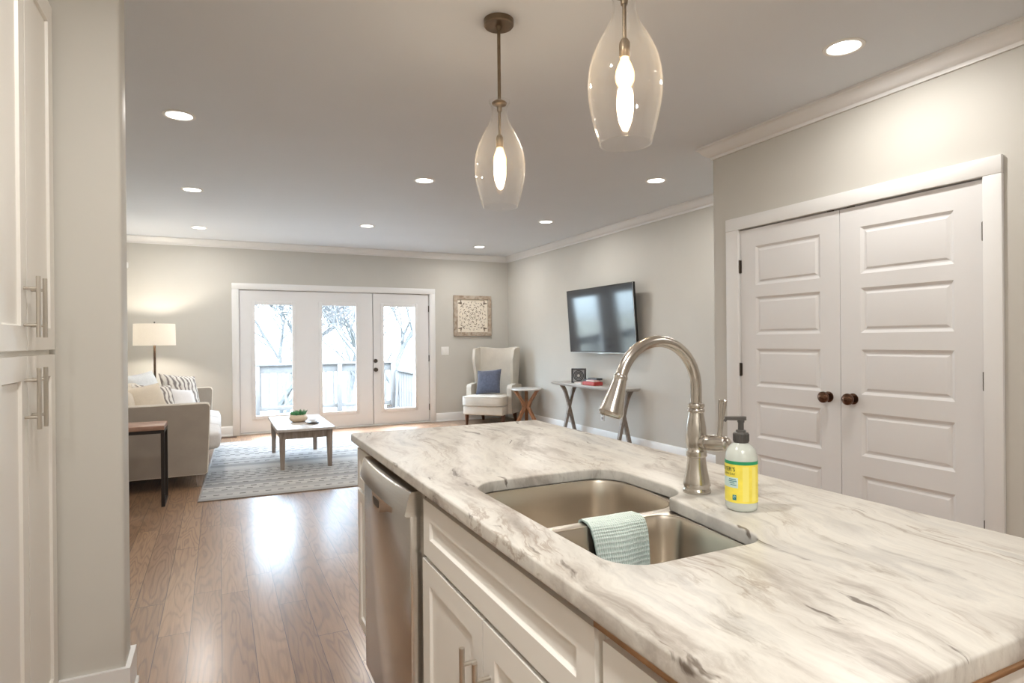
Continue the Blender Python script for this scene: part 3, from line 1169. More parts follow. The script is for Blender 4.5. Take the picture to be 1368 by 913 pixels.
def pendant(x, y, label):
    t = thing('pendant_light', label, 'pendant light', (x, y, HC), 0, 'glass pendants over the island')
    B().lathe([(0, 0), (.066, 0), (.066, -.022), (.062, -.027), (.014, -.028), (.010, -.045), (0, -.045)], (x, y, HC), (0, 0, 1), 36).build('canopy', 'antique', t)
    zt = 2.343           # top of the glass
    B().cyl((x, y, HC - .04), (x, y, zt - .01), .0075, n=14).build('stem', 'antique', t)
    zb = 1.882
    H = zt - zb
    prof = [(.0470, 1.0), (.0460, .985), (.040, .965), (.0355, .93), (.0345, .89), (.037, .85), (.044, .80), (.058, .74), (.076, .67), (.093, .59), (.105, .51), (.1105, .43), (.1115, .36), (.109, .28), (.102, .19), (.091, .09), (.079, 0.0)]
    # smooth the outline with Catmull-Rom, then give the wall its thickness
    pts = []
    for i in range(len(prof) - 1):
        p0 = prof[max(i - 1, 0)]
        p1, p2 = prof[i], prof[i + 1]
        p3 = prof[min(i + 2, len(prof) - 1)]
        for k in range(3):
            s_ = k / 3
            f = lambda a, b_, c, d: 0.5 * (2 * b_ + (c - a) * s_ + (2 * a - 5 * b_ + 4 * c - d) * s_ ** 2 + (3 * b_ - a - 3 * c + d) * s_ ** 3)
            pts.append((f(p0[0], p1[0], p2[0], p3[0]), f(p0[1], p1[1], p2[1], p3[1])))
    pts.append(prof[-1])
    outer = [(r_, zb - HC + H * h) for r_, h in pts]
    inner = [(r_ - .0030, z) for r_, z in reversed(outer)]
    zl = outer[-1][1]
    lip = [(outer[-1][0] + .0008, zl - .0012), (outer[-1][0] - .0002, zl - .0034), (outer[-1][0] - .0024, zl - .0036), (outer[-1][0] - .0038, zl - .0014)]
    B().lathe(outer + lip + inner, (x, y, HC), (0, 0, 1), 56, closed=True).build('glass_shade', 'shade_glass', t, angle=1.2)
    # metal cap in the neck, rod, socket
    B().lathe([(0, .012), (.010, .012), (.028, .002), (.034, -.004), (.030, -.012), (.012, -.020), (.010, -.04), (0, -.04)], (x, y, zt - .004), (0, 0, 1), 28).build('neck_cap', 'antique', t)
    B().cyl((x, y, zt - .04), (x, y, zt - .155), .006, n=12).build('rod', 'antique', t)
    B().lathe([(0, 0), (.010, 0), (.0165, -.012), (.0165, -.052), (.014, -.056), (0, -.056)], (x, y, zt - .148), (0, 0, 1), 24).build('socket', 'antique', t)
    zs = zt - .202
    bl = B().lathe([(.0125, 0), (.0140, -.010), (.0205, -.024), (.0270, -.042), (.0290, -.058), (.0270, -.074), (.0200, -.087), (.0100, -.094), (0, -.096)], (x, y, zs), (0, 0, 1), 28).build('bulb', 'bulb', t, angle=1.2)
    b = B()
    for k in range(6):
        a = k * PI / 3
        b.tube([(x + .0035 * math.cos(a), y + .0035 * math.sin(a), zs - .022), (x + .012 * math.cos(a), y + .012 * math.sin(a), zs - .074)], .0013, 6)
    b.build('filament', 'filament', bl)
    ld = bpy.data.lights.new('pendant_lamp', 'POINT')
    ld.energy = PEND_W
    ld.color = (1.0, .88, .72)
    ld.shadow_soft_size = .028
    lo = bpy.data.objects.new('pendant_lamp', ld)
    lo.location = (0, 0, zs - .055 - HC)
    lo.parent = t
    C.objects.link(lo)


pendant(1.120, 2.415, 'clear glass pendant farther away, whole bronze stem and round canopy in view')
pendant(1.108, 1.488, 'clear glass pendant nearer the viewer, its top cut off by the picture edge')

# ------------------------------------------------------------------ island
IX0, IX1, IY0, IY1 = .480, 1.338, .399, 2.510
CT0, CT1 = .883, .915
hole = rounded([(.588, .803, .07), (.915, .803, .055), (.953, 1.124, .008), (1.028, 1.138, .085), (1.028, 1.476, .09), (.585, 1.476, .085)], 10)
outline = rounded([(IX0, IY0, .008), (IX1, IY0, .008), (IX1, IY1, .008), (IX0, IY1, .008)], 4)
b = mesh_from_curve('countertop', [outline, hole], CT0, CT1, 'granite', bevel=.005, res=3)
ct = b.build('countertop', 'granite', None, origin=(.91, 1.45, CT0), angle=0.5)
tag(ct, 'long veined pale stone island countertop with a sink cut-out', 'countertop')

FX = .500       # door faces
BX = .520       # cabinet box front
BKX = 1.100     # cabinet backs
SHK = [(.003, -.007), (.005, -.008)]


def shaker(b, y0, y1, z0, z1, st=.055, x=FX, t=.019):
    """face looks to -X"""
    Wd, H = y1 - y0, z1 - z0
    b.panelled((x, y1, z0), (0, -1, 0), (0, 0, 1), Wd, H, t, [(st, Wd - st, st, H - st)], SHK)


def bar_pull(parent, y, za, zb, x, name='handle', sgn=-1):
    """vertical bar pull standing off the face at x toward sgn*X"""
    b = B()
    xo = x + sgn * .034
    b.cyl((xo, y, za), (xo, y, zb), .006, n=16)
    L = zb - za
    for z in (za + L * .2, zb - L * .2):
        b.cyl((x, y, z), (xo, y, z), .0045, n=12)
    return b.build(name, 'handle', parent)


def carcass(t, y0, y1, top=.870, name='cabinet_box', open_top=False):
    b = B()
    b.box(BX, BKX, y0, y0 + .018, .115, top).box(BX, BKX, y1 - .018, y1, .115, top)
    b.box(BX, BKX, y0 + .018, y1 - .018, .115, .133)
    b.box(BKX - .012, BKX, y0 + .018, y1 - .018, .133, top)
    if not open_top:
        b.box(BX, BKX - .012, y0 + .018, y1 - .018, top - .018, top)
    # face frame
    b.box(BX, BX + .019, y0 + .018, y0 + .04, .133, top - .018 if not open_top else top)
    b.box(BX, BX + .019, y1 - .04, y1 - .018, .133, top - .018 if not open_top else top)
    b.box(BX, BX + .019, y0 + .04, y1 - .04, top - .05, top - .018)
    o = b.build(name, 'cab', t, smooth=False)
    B().box(BX + .07, BX + .085, y0, y1, 0.0, .115).build('toe_kick', 'cab', t, smooth=False)
    return o


# narrow cabinet at the far end
t = thing('base_cabinet', 'narrow white island base cabinet at the far end, left of the dishwasher', 'cabinet', (.8, 2.385, 0), 0, 'white island base cabinets')
b = B()
y0, y1 = 2.232, 2.474
carcass(t, y0, y1)
b = B()
shaker(b, y0 + .002, y1 - .002, .708, .862, .04)
b.build('drawer', 'cab', t, angle=0.3)
b = B()
shaker(b, y0 + .002, y1 - .002, .150, .694, .04)
b.build('door', 'cab', t, angle=0.3)

# dishwasher
t = thing('dishwasher', 'stainless steel dishwasher with curved control panel between white island cabinets', 'dishwasher', (.8, 1.97, 0))
y0, y1 = 1.637, 2.228
yc, hw = (y0 + y1) / 2, (y1 - y0) / 2
B().box(BX, BKX - .02, y0 + .004, y1 - .004, .10, .862).build('tub', 'black', t, smooth=False)
DXF = .474
b = B()
b.box(DXF, BX, y0, y1, .105, .800, .004)
b.build('door_panel', 'steel', t)
# control panel, bowed in plan and leaning back at the top
b = B()
n = 20
rows = [(.004, .799, .0), (-.010, .7995, .6), (-.016, .804, 1.0), (-.002, .860, 1.0), (.002, .866, .9), (.006, .868, .8)]
grid = []
for i in range(n + 1):
    u = -1 + 2 * i / n
    grid.append([b.bm.verts.new((DXF + dx - .014 * k * (1 - abs(u) ** 2.4) * (1 if k else 0), yc + u * hw, z)) for dx, z, k in rows] + [b.bm.verts.new((BX, yc + u * hw, .868)), b.bm.verts.new((BX, yc + u * hw, .799))])
m = len(rows) + 2
for i in range(n):
    for j in range(m):
        b.bm.faces.new((grid[i][j], grid[i + 1][j], grid[i + 1][(j + 1) % m], grid[i][(j + 1) % m]))
b.bm.faces.new(grid[0])
b.bm.faces.new(list(reversed(grid[-1])))
b.build('control_panel', 'steel', t, angle=0.5)
# pocket grip under the panel
b = B()
b.prism(rounded([(-.062, .004, .004), (.062, .004, .004), (.046, -.056, .012), (-.046, -.056, .012)], 4), -.004, .026, (DXF, yc, .806), (0, -1, 0), (0, 0, 1))
hg = b.build('grip', 'steel', t)
b = B()
b.prism(rounded([(-.040, -.018, .004), (.040, -.018, .004), (.032, -.044, .008), (-.032, -.044, .008)], 4), .0255, .0268, (DXF, yc, .806), (0, -1, 0), (0, 0, 1))
b.build('grip_shade_plate', 'hinge', hg)  # dark plate on the grip, painted for the shade in its hollow
B().box(BX + .03, BX + .05, y0, y1, 0.0, .10).build('toe_panel', 'black', t, smooth=False)

# sink base
t = thing('base_cabinet', 'white sink base cabinet with false front and two bar-handled doors under the sink', 'cabinet', (.8, 1.18, 0), 0, 'white island base cabinets')
y0, y1 = .746, 1.632
carcass(t, y0, y1, open_top=True)
b = B()
shaker(b, y0 + .012, y1 - .035, .706, .858, .052)
b.build('false_front', 'cab', t, angle=0.3)
ym = 1.187
for ya, yb, hy in ((ym + .002, y1 - .024, ym + .036), (y0 + .012, ym - .002, ym - .036)):
    b = B()
    shaker(b, ya, yb, .150, .692, .058)
    d = b.build('door', 'cab', t, angle=0.3)
    bar_pull(d, hy, .44, .625, FX)

# near end cabinet
t = thing('base_cabinet', 'white island base cabinet at the near end, right of the sink base', 'cabinet', (.8, .59, 0), 0, 'white island base cabinets')
y0, y1 = .432, .742
carcass(t, y0, y1)
b = B()
shaker(b, y0 + .006, y1 - .006, .706, .850, .052)
b.build('drawer', 'cab', t, angle=0.3)
b = B()
shaker(b, y0 + .006, y1 - .006, .150, .692, .055)
d = b.build('door', 'cab', t, angle=0.3)
bar_pull(d, y0 + .04, .44, .625, FX)

# finished back panel, near end panel and the raw sub-top strip
b = B()
b.box(BKX + .001, BKX + .02, .432, 2.474, 0, .868)
tag(b.build('island_back_panel', 'cab', None, origin=(BKX, 1.45, 0), smooth=False), 'white panel closing the back of the island towards the closet', 'panel')
b = B()
b.panelled((.520, .418, 0), (1, 0, 0), (0, 0, 1), .60, .868, .012, [(.06, .54, .17, .80)], [(.003, -.005), (.005, -.006)])
tag(b.build('island_end_panel', 'cab', None, origin=(.81, .43, 0), angle=.3), 'white panelled end of the island under the near countertop corner', 'panel')
b = mesh_from_curve('subtop', [[(.488, .404), (1.12, .404), (1.12, 2.47), (.512, 2.47), (.512, .742), (.488, .742)], offset_loop(hole, .05)], .8705, CT0, 'rawwood')
tag(b.build('subtop', 'rawwood', None, origin=(.8, 1.45, .8705), smooth=False), 'thin raw wood strip showing under the stone island top', 'board')

# ------------------------------------------------------------------ sink
t = thing('sink', 'double bowl undermount stainless steel sink set in the island top', 'sink', (.8, 1.14, .68))
big = rounded([(.585, 1.143, .05), (1.000, 1.143, .075), (1.032, 1.300, .15), (1.030, 1.478, .09), (.583, 1.478, .085)], 8)
sml = rounded([(.586, .801, .07), (.918, .801, .06), (.950, 1.112, .05), (.586, 1.112, .05)], 8)


def bowl(lp, z0, zr):
    b = B()
    n = len(lp)
    rings = []
    steps = [(0.0, zr), (-.002, zr - .006), (-.004, zr - .05), (-.008, z0 + .05), (-.012, z0 + .028), (-.022, z0 + .010), (-.040, z0 + .002)]
    for d, z in steps:
        rings.append([b.bm.verts.new((x, y, z)) for x, y in offset_loop(lp, d)])
    for a, c in zip(rings, rings[1:]):
        for k in range(n):
            b.bm.faces.new((a[k], a[(k + 1) % n], c[(k + 1) % n], c[k]))
    cxy = (sum(p[0] for p in lp) / n, sum(p[1] for p in lp) / n)
    last = rings[-1]
    for s_, z in ((.5, z0), (.25, z0 - .001)):
        rg = [b.bm.verts.new((cxy[0] + (v.co.x - cxy[0]) * s_, cxy[1] + (v.co.y - cxy[1]) * s_, z)) for v in rings[-1]]
        for k in range(n):
            b.bm.faces.new((last[k], last[(k + 1) % n], rg[(k + 1) % n], rg[k]))
        last = rg
    b.bm.faces.new(last)
    return b, cxy


for lp, z0 in ((big, .672), (sml, .70)):
    b, cxy = bowl(lp, z0, .8795)
    o = b.build('bowl', 'sinksteel', t, angle=1.0)
    B().lathe([(0, .0005), (.028, .001), (.040, .004), (.044, .002), (.045, 0.0)], (cxy[0], cxy[1], z0), (0, 0, 1), 28).build('drain', 'nickel', o)
b = mesh_from_curve('flange', [offset_loop(hole, .014), offset_loop(big, .0), offset_loop(sml, .0)], .8785, .8825, 'sinksteel', bevel=.0015, res=2)
b.build('flange', 'sinksteel', t, angle=1.0)

# ------------------------------------------------------------------ faucet
FXC, FYC = 1.046, 1.130
t = thing('faucet', 'brushed nickel gooseneck pull-down kitchen faucet standing behind the sink', 'faucet', (FXC, FYC, CT1))
b = B()
b.lathe([(0, 0), (.033, 0), (.0335, .004), (.033, .008), (.0305, .011), (.0305, .014), (.0325, .018), (.0320, .024), (.0285, .040), (.0245, .060), (.0222, .078), (.0218, .086), (.0240, .088), (.0248, .091), (.0240, .095), (.0250, .099), (.0240, .103), (.0225, .105),
         (.0235, .112), (.0245, .128), (.0245, .142), (.0235, .158), (.0212, .174), (.0185, .188), (.0175, .194), (.0200, .196), (.0208, .199), (.0200, .203), (.0178, .205), (.0205, .209), (.0208, .212), (.0195, .216), (.0145, .218), (0, .218)], (FXC, FYC, CT1), (0, 0, 1), 40)
b.build('body', 'nickel', t, angle=0.8)
ar, az = .114, 1.170
axc = FXC - ar
pts = [(FXC, FYC, CT1 + .21), (FXC, FYC, az - .03)]
for k in range(25):
    a = R(163) * k / 24
    pts.append((axc + ar * math.cos(a), FYC, az + ar * math.sin(a)))
B().tube(pts, .0138, 22).build('spout', 'nickel', t, angle=1.0)
hp = Vector((axc + ar * math.cos(R(163)), FYC, az + ar * math.sin(R(163))))
hd = Vector((-.33, 0, -.944)).normalized()
b = B()
b.lathe([(0, -.004), (.0150, -.004), (.0165, -.001), (.0165, .003), (.0152, .006), (.0160, .010), (.0175, .020), (.0205, .040), (.0240, .060), (.0270, .074), (.0285, .080), (.0290, .084), (.0270, .087), (.0265, .091), (.0240, .093), (.020, .090), (0, .090)], hp, hd, 36)
hdn = b.build('spray_head', 'nickel', t, angle=0.7)
B().lathe([(0, .0912), (.0205, .0912), (.021, .0905)], hp, hd, 28).build('spray_face', 'rubber', hdn)
# side lever
b = B()
hz = 1.037
dirn = Vector((.12, -.985, .085)).normalized()
o0 = Vector((FXC, FYC, hz))
b.lathe([(0, .004), (.0165, .006), (.0180, .022), (.0185, .030), (.0175, .034), (.0192, .037), (.0195, .055), (.0188, .072), (.0165, .084), (.0165, .087), (.0145, .091), (.0080, .095), (0, .096)], o0, dirn, 32)
b.build('handle_barrel', 'nickel', t, angle=0.6)
lp = o0 + dirn * .068 + Vector((0, 0, .012))
tip = lp + Vector((.006, -.006, .092))
b = B()
b.tube([lp, lp.lerp(tip, .15), lp.lerp(tip, .5), lp.lerp(tip, .85), lp.lerp(tip, .93), lp.lerp(tip, .97), tip], [.0065, .0056, .0066, .0098, .0092, .0106, .0050], 20)
b.build('lever', 'nickel', t, angle=0.8)

# ------------------------------------------------------------------ soap bottle
SXC, SYC, SR = 1.027, .972, .0335
t = thing('soap_dispenser', 'yellow labelled liquid soap pump bottle standing right of the faucet', 'soap bottle', (SXC, SYC, CT1))
b = B()
b.lathe([(0, .002), (.026, .0), (.0315, .003), (SR, .010), (SR, .112), (.0325, .122), (.0290, .132), (.0225, .140), (.0145, .146), (.0130, .150), (0, .150)], (SXC, SYC, CT1), (0, 0, 1), 48)
bt = b.build('bottle', 'plastic_clear', t, angle=0.9)


def wrap(a0, a1, z0, z1, r_, n=40):
    b = B()
    ring = []
    for k in range(n + 1):
        a = a0 + (a1 - a0) * k / n
        ring.append([b.bm.verts.new((SXC + q * math.cos(a), SYC + q * math.sin(a), CT1 + z)) for q, z in ((r_, z0), (r_, z1), (r_ - .0003, z1), (r_ - .0003, z0))])
    for A, Z in zip(ring, ring[1:]):
        for k in range(4):
            b.bm.faces.new((A[k], A[(k + 1) % 4], Z[(k + 1) % 4], Z[k]))
    b.bm.faces.new(ring[0])
    b.bm.faces.new(list(reversed(ring[-1])))
    return b


FA = R(223.6)        # bearing of the bottle face that shows
lb = wrap(R(80), R(350), .020, .102, SR + .0006).build('label', 'label_yellow', bt)
wrap(R(80), R(350), .102, .109, SR + .0007).build('label_band', 'label_green', bt)
wrap(R(228), R(250), .024, .098, SR + .0008).build('label_column', 'label_pale', bt)
wrap(R(262), R(280), .024, .098, SR + .0008).build('label_column', 'label_pale', bt)
wrap(R(110), R(212), .052, .074, SR + .0008).build('label_patch', 'label_blue', bt)


def wrap_text(body, size, a_end, z, r_, mat, name, sx=1.0):
    cu = bpy.data.curves.new('lettering', 'FONT')
    cu.body = body
    cu.size = size
    cu.align_x = 'RIGHT'
    cu.extrude = .0
    o = bpy.data.objects.new('lettering', cu)
    C.objects.link(o)
    dg = bpy.context.evaluated_depsgraph_get()
    me = bpy.data.meshes.new_from_object(o.evaluated_get(dg))
    bpy.data.objects.remove(o)
    bpy.data.curves.remove(cu)
    b = B()
    b.bm.from_mesh(me)
    bpy.data.meshes.remove(me)
    bmesh.ops.subdivide_edges(b.bm, edges=list(b.bm.edges), cuts=1)
    bmesh.ops.triangulate(b.bm, faces=list(b.bm.faces))
    for v in b.bm.verts:
        a = a_end + v.co.x * sx / r_
        v.co = Vector((SXC + r_ * math.cos(a), SYC + r_ * math.sin(a), CT1 + z + v.co.y))
    return b.build(name, mat, bt, smooth=False)


wrap_text("MRS. MEYER'S", .0125, R(203), .0875, SR + .0013, 'label_ink', 'lettering')
wrap_text('CLEAN DAY', .0062, R(203), .0795, SR + .0013, 'label_ink', 'lettering')
b = B()
for z, a0, a1 in ((.0695, 178, 205), (.0655, 176, 208), (.0615, 180, 200), (.0575, 184, 206)):
    q = wrap(R(a0), R(a1), z, z + .0014, SR + .0012, 10)
    me = bpy.data.meshes.new('x')
    q.bm.to_mesh(me)
    b.bm.from_mesh(me)
    bpy.data.meshes.remove(me)
    q.bm.free()
b.build('fine_print', 'label_teal', bt, smooth=False)
# small square emblem with a ring in it
wrap(R(192), R(206), .026, .037, SR + .0010, 8).build('emblem', 'label_teal', bt)
ca = R(199)
b = B()
u_ = Vector((-math.sin(ca), math.cos(ca), 0))
n_ = Vector((math.cos(ca), math.sin(ca), 0))
cc = Vector((SXC, SYC, CT1 + .0325)) + n_ * (SR + .0014)
b.tube([cc + u_ * (.0024 * math.cos(2 * PI * k / 16)) + Vector((0, 0, .0024 * math.sin(2 * PI * k / 16))) for k in range(14)], .0005, 6)
b.build('emblem_ring', 'label_blue', bt)
# pump
b = B()
b.lathe([(0, .146), (.0155, .146), (.0160, .148), (.0160, .166), (.0150, .168), (.0110, .169), (.0105, .173), (.0062, .174), (.0060, .196), (0, .196)], (SXC, SYC, CT1), (0, 0, 1), 28)
for k in range(28):
    a = 2 * PI * k / 28
    b.box(SXC + .0162 * math.cos(a) - .0006, SXC + .0162 * math.cos(a) + .0006, SYC + .0162 * math.sin(a) - .0006, SYC + .0162 * math.sin(a) + .0006, CT1 + .149, CT1 + .165)
pb = b.build('pump', 'pump', t)
nd = Vector((-.86, .50, 0)).normalized()
b = B()
pz = CT1 + .196
P0 = Vector((SXC, SYC, pz))
sd = Vector((-nd.y, nd.x, 0))
b.prism(rounded([(-.011, -.0085, .006), (.012, -.0085, .004), (.034, -.0045, .003), (.034, .0045, .003), (.012, .0085, .004), (-.011, .0085, .006)], 4), -.001, .0065, P0, nd, sd, bev=.0018)
b.tube([P0 + nd * .031 + Vector((0, 0, .002)), P0 + nd * .035 + Vector((0, 0, -.004))], [.0034, .003], 10)
b.cyl(P0 + Vector((0, 0, -.006)), P0, .0075, n=18)
b.build('nozzle', 'pump', pb)

# ------------------------------------------------------------------ dish towel over the sink divider
tx0, tx1 = .722, .862
yd = 1.1275
prof = [(yd + .052, .800), (yd + .046, .83), (yd + .038, .860), (yd + .026, .880), (yd + .010, .8865), (yd - .010, .8865), (yd - .024, .878), (yd - .032, .855), (yd - .038, .82), (yd - .043, .785), (yd - .050, .75), (yd - .060, .725)]
pp = []
for i in range(len(prof) - 1):
    for k in range(4):
        s_ = k / 4
        pp.append((prof[i][0] * (1 - s_) + prof[i + 1][0] * s_, prof[i][1] * (1 - s_) + prof[i + 1][1] * s_))
pp.append(prof[-1])
b = B()
nu = 22
uvl = b.bm.loops.layers.uv.new('UVMap')
sheets = []
for side in (0, 1):
    g = []
    for j, (y, z) in enumerate(pp):
        row = []
        v = j / (len(pp) - 1)
        for i in range(nu + 1):
            u = i / nu
            fall = max(0.0, (v - .45)) * 1.6
            wob = .006 * math.sin(u * 7.0 + 1.2) * (abs(v - .45)) * 1.8
            shrink = .012 * fall
            x = tx0 + shrink + (tx1 - tx0 - shrink * .6) * u + .004 * math.sin(v * 9 + u * 2)
            dy = -.0045 if side else 0
            dz = 0.0045 * (1 - abs(2 * v - .9)) if side and .25 < v < .7 else 0
            row.append((b.bm.verts.new((x, y + wob * (1 if v > .45 else .4) + (dy if v > .4 else -dy), z + dz + .002 * math.sin(u * 11) * (1 if j in (0, len(pp) - 1) else .15))), u, v))
        g.append(row)
    sheets.append(g)
    for j in range(len(pp) - 1):
        for i in range(nu):
            q = (g[j][i], g[j][i + 1], g[j + 1][i + 1], g[j + 1][i])
            f = b.bm.faces.new([a[0] for a in q])
            for lpp, a in zip(f.loops, q):
                lpp[uvl].uv = (a[1], a[2])
g0, g1 = sheets
for j in range(len(pp) - 1):
    for i in (0, nu):
        b.bm.faces.new((g0[j][i][0], g0[j + 1][i][0], g1[j + 1][i][0], g1[j][i][0]))
for j in (0, len(pp) - 1):
    for i in range(nu):
        b.bm.faces.new((g0[j][i][0], g0[j][i + 1][0], g1[j][i + 1][0], g1[j][i][0]))
tag(b.build('dish_towel', 'cloth', None, origin=(.79, yd, .8865), angle=1.2), 'pale mint waffle dish towel draped over the divider of the sink', 'towel')

# ------------------------------------------------------------------ tall pantry cabinet at the left edge
CXF = -.500
t = thing('tall_cabinet', 'tall white pantry cabinet with paired doors against the stub wall', 'cabinet', (-.82, 2.2, 0))
b = B()
b.box(XL + .002, CXF - .02, 1.885, SY0 - .002, .10, 2.52)
b.build('cabinet_box', 'cab', t, smooth=False)
B().box(XL + .002, CXF - .085, 1.885, SY0 - .002, 0, .10).build('toe_kick', 'cab', t, smooth=False)
b = B()
b.prism([(0, 0), (.02, 0), (.06, .10), (.06, .14), (-.6, .14), (-.6, 0)], 0, .652, (CXF - .02, SY0 - .002, 2.52), (1, 0, 0), (0, 0, 1))
b.build('cornice', 'cab', t, smooth=False)
for z0, z1, ha, hb in ((1.272, 2.428, 1.310, 1.486), (.112, 1.256, 1.046, 1.222)):
    for ya, yb, hy in ((1.900, 2.183, 2.155), (2.190, 2.515, 2.229)):
        b = B()
        st_ = .055
        Wd, H = yb - ya, z1 - z0
        b.panelled((CXF, yb, z0), (0, -1, 0), (0, 0, 1), Wd, H, .019, [(st_, Wd - st_, .07, H - .07)], [(.003, -.008), (.006, -.009)])
        b.xf(Matrix.Translation((2 * CXF, 0, 0)) @ Matrix.Scale(-1, 4, (1, 0, 0)))
        d = b.build('door', 'cab', t, angle=0.3)
        bar_pull(d, hy, ha, hb, CXF, sgn=1)

# ------------------------------------------------------------------ rug
rt_ = R(2.2)
rc = Matrix.Translation((1.125, 7.02, 0)) @ Matrix.Rotation(-rt_, 4, 'Z')
rug = B().box(-1.22, 1.22, -1.55, 1.55, 0.0005, .009, .003).build('area_rug', 'rug', None)
rug.matrix_world = rc
tag(rug, 'pale grey striped woven area rug under the coffee table', 'rug')
WM[rug] = rc
b = B()
for xa, xb, ya, yb in ((-1.235, -1.22, -1.56, 1.56), (1.22, 1.235, -1.56, 1.56), (-1.235, 1.235, -1.565, -1.55), (-1.235, 1.235, 1.55, 1.565)):
    b.box(xa, xb, ya, yb, 0.0005, .010, .003)
b.build('binding', 'rug_edge', rug, local=True)

# ------------------------------------------------------------------ coffee table
t = thing('coffee_table', 'pale topped coffee table with tapered weathered wood legs on the rug', 'table', (.79, 6.99, 0))
ZT = .42
zr = .0095
b = B()
b.box(.510, 1.075, 6.395, 7.60, ZT - .026, ZT, .004)
b.build('tabletop', 'greytop', t)
b = B()
for xa, xb, ya, yb in ((.555, 1.030, 6.445, 6.465), (.555, 1.030, 7.53, 7.55), (.545, .565, 6.46, 7.535), (1.020, 1.040, 6.46, 7.535)):
    b.box(xa, xb, ya, yb, ZT - .105, ZT - .026)
b.build('apron', 'greywood', t, smooth=False)
for x in (.562, 1.022):
    for y in (6.462, 7.532):
        b = B()
        P = lambda h, z: [(x - h, y - h, z), (x + h, y - h, z), (x + h, y + h, z), (x - h, y + h, z)]
        v = P(.019, zr) + P(.028, ZT - .11) + P(.028, ZT - .026)
        f = [(3, 2, 1, 0), (8, 9, 10, 11)]
        for a in (0, 4):
            for k in range(4):
                f.append((a + k, a + (k + 1) % 4, a + 4 + (k + 1) % 4, a + 4 + k))
        b._add(v, f)
        b.build('leg', 'greywood', t, smooth=False)

# succulent in its pot
px, py = .775, 6.99
t = thing('potted_succulent', 'small green succulent in a round beige bowl on the coffee table', 'plant', (px, py, ZT))
B().lathe([(0, 0), (.055, 0), (.075, .008), (.094, .028), (.098, .045), (.088, .066), (.070, .078), (.066, .078), (.074, .066), (.070, .055), (0, .055)], (px, py, ZT), (0, 0, 1), 36).build('pot', 'ceramic', t, angle=0.8)
B().lathe([(0, .062), (.050, .061), (.073, .058)], (px, py, ZT), (0, 0, 1), 24).build('soil', 'soil', t)
b = B()
rnd = random.Random(3)
for k in range(75):
    rr = .052 * math.sqrt(rnd.random())
    a = rnd.random() * 2 * PI
    base = Vector((px + rr * math.cos(a), py + rr * math.sin(a), ZT + .058))
    out = Vector((math.cos(a), math.sin(a), 0))
    lean = .2 + rr / .052 * .9 + rnd.random() * .3
    L = .05 + rnd.random() * .035
    tip = base + (out * lean * .6 + Vector((0, 0, 1))).normalized() * L
    mid = base.lerp(tip, .5) + out * .004
    b.tube([base, mid, tip], [.0045, .0068, .001], 6)
b.build('leaves', 'succulent', t)
# small silver dish
t = thing('trinket_dish', 'small low silver leaf-shaped dish beside the succulent on the coffee table', 'dish', (.90, 6.76, ZT))
b = B()
b.lathe([(0, .004), (.03, .003), (.055, .012), (.074, .024), (.076, .025), (.056, .010), (.03, 0), (0, 0)], (.90, 6.76, ZT), (0, 0, 1), 32, sx=1.0, sy=1.25)
b.build('bowl', 'silver', t)
B().tube([(.945, 6.82, ZT + .020), (.965, 6.85, ZT + .040), (.985, 6.86, ZT + .046)], [.004, .004, .003], 8).build('stem', 'silver', t)
B().tube([(.86, 6.70, ZT + .012), (.91, 6.74, ZT + .018), (.955, 6.71, ZT + .027)], [.004, .005, .003], 8).build('rib', 'silver', t)

# ------------------------------------------------------------------ sofa
SXB, SXF = -1.06, -.085
SYN, SYF = 6.10, 8.40
t = thing('sofa', 'light taupe track-arm sofa against the left wall with white piping', 'sofa', (-.55, 7.25, 0))
b = B()
b.box(SXB + .02, -.115, SYN + .05, SYF - .05, .115, .30, .012)
b.build('base', 'sofa', t)
for nm, ya, yb in (('arm', SYN, SYN + .115), ('arm', SYF - .115, SYF)):
    b = B()
    b.prism(rounded([(SXB, .112, .01), (-.108, .112, .02), (-.080, .742, .035), (SXB, .735, .02)], 5), -yb, -ya, (0, 0, 0), (1, 0, 0), (0, 0, 1), bev=.012)
    a = b.build(nm, 'sofa', t, angle=0.9)
    b = B()
    for yy in (ya + .006, yb - .006):
        edge = [(SXB, yy, .738), (-.118, yy, .7445), (-.094, yy, .738), (-.082, yy, .715), (-.106, yy, .13), (-.128, yy, .114), (SXB, yy, .114)]
        b.tube(edge, .0065, 8)
    b.build('piping', 'sofa_welt', a)
b = B()
b.box(SXB, -.88, SYN + .11, SYF - .11, .112, .80, .03, 3)
b.build('back', 'sofa', t)
for k in range(3):
    ya = SYN + .118 + k * (SYF - SYN - .236) / 3
    yb = SYN + .118 + (k + 1) * (SYF - SYN - .236) / 3 - .004
    b = B()
    b.cushion(-.885, -.005, ya, yb, .298, .475, .045, .022)
    b.build('seat_cushion', 'sofa_cushion', t, angle=1.2)
for k in range(3):
    ya = SYN + .125 + k * (SYF - SYN - .25) / 3
    yb = SYN + .125 + (k + 1) * (SYF - SYN - .25) / 3 - .006
    b = B()
    b.cushion(-.90, -.70, ya, yb, .47, .86, .06, .03)
    b.xf(Matrix.Translation((-.80, 0, .66)) @ Matrix.Rotation(R(-9), 4, 'Y') @ Matrix.Translation((.80, 0, -.66)))
    b.build('back_cushion', 'beige', t, angle=1.2)
for x in (-.168, -1.00):
    for y in (SYN + .05, SYF - .05):
        b = B()
        b.prism([(-.033, .113), (.033, .113), (.020, 0), (-.020, 0)], -.028, .028, (x, y, 0), (1, 0, 0), (0, 0, 1))
        b.build('leg', 'greywood', t, smooth=False)


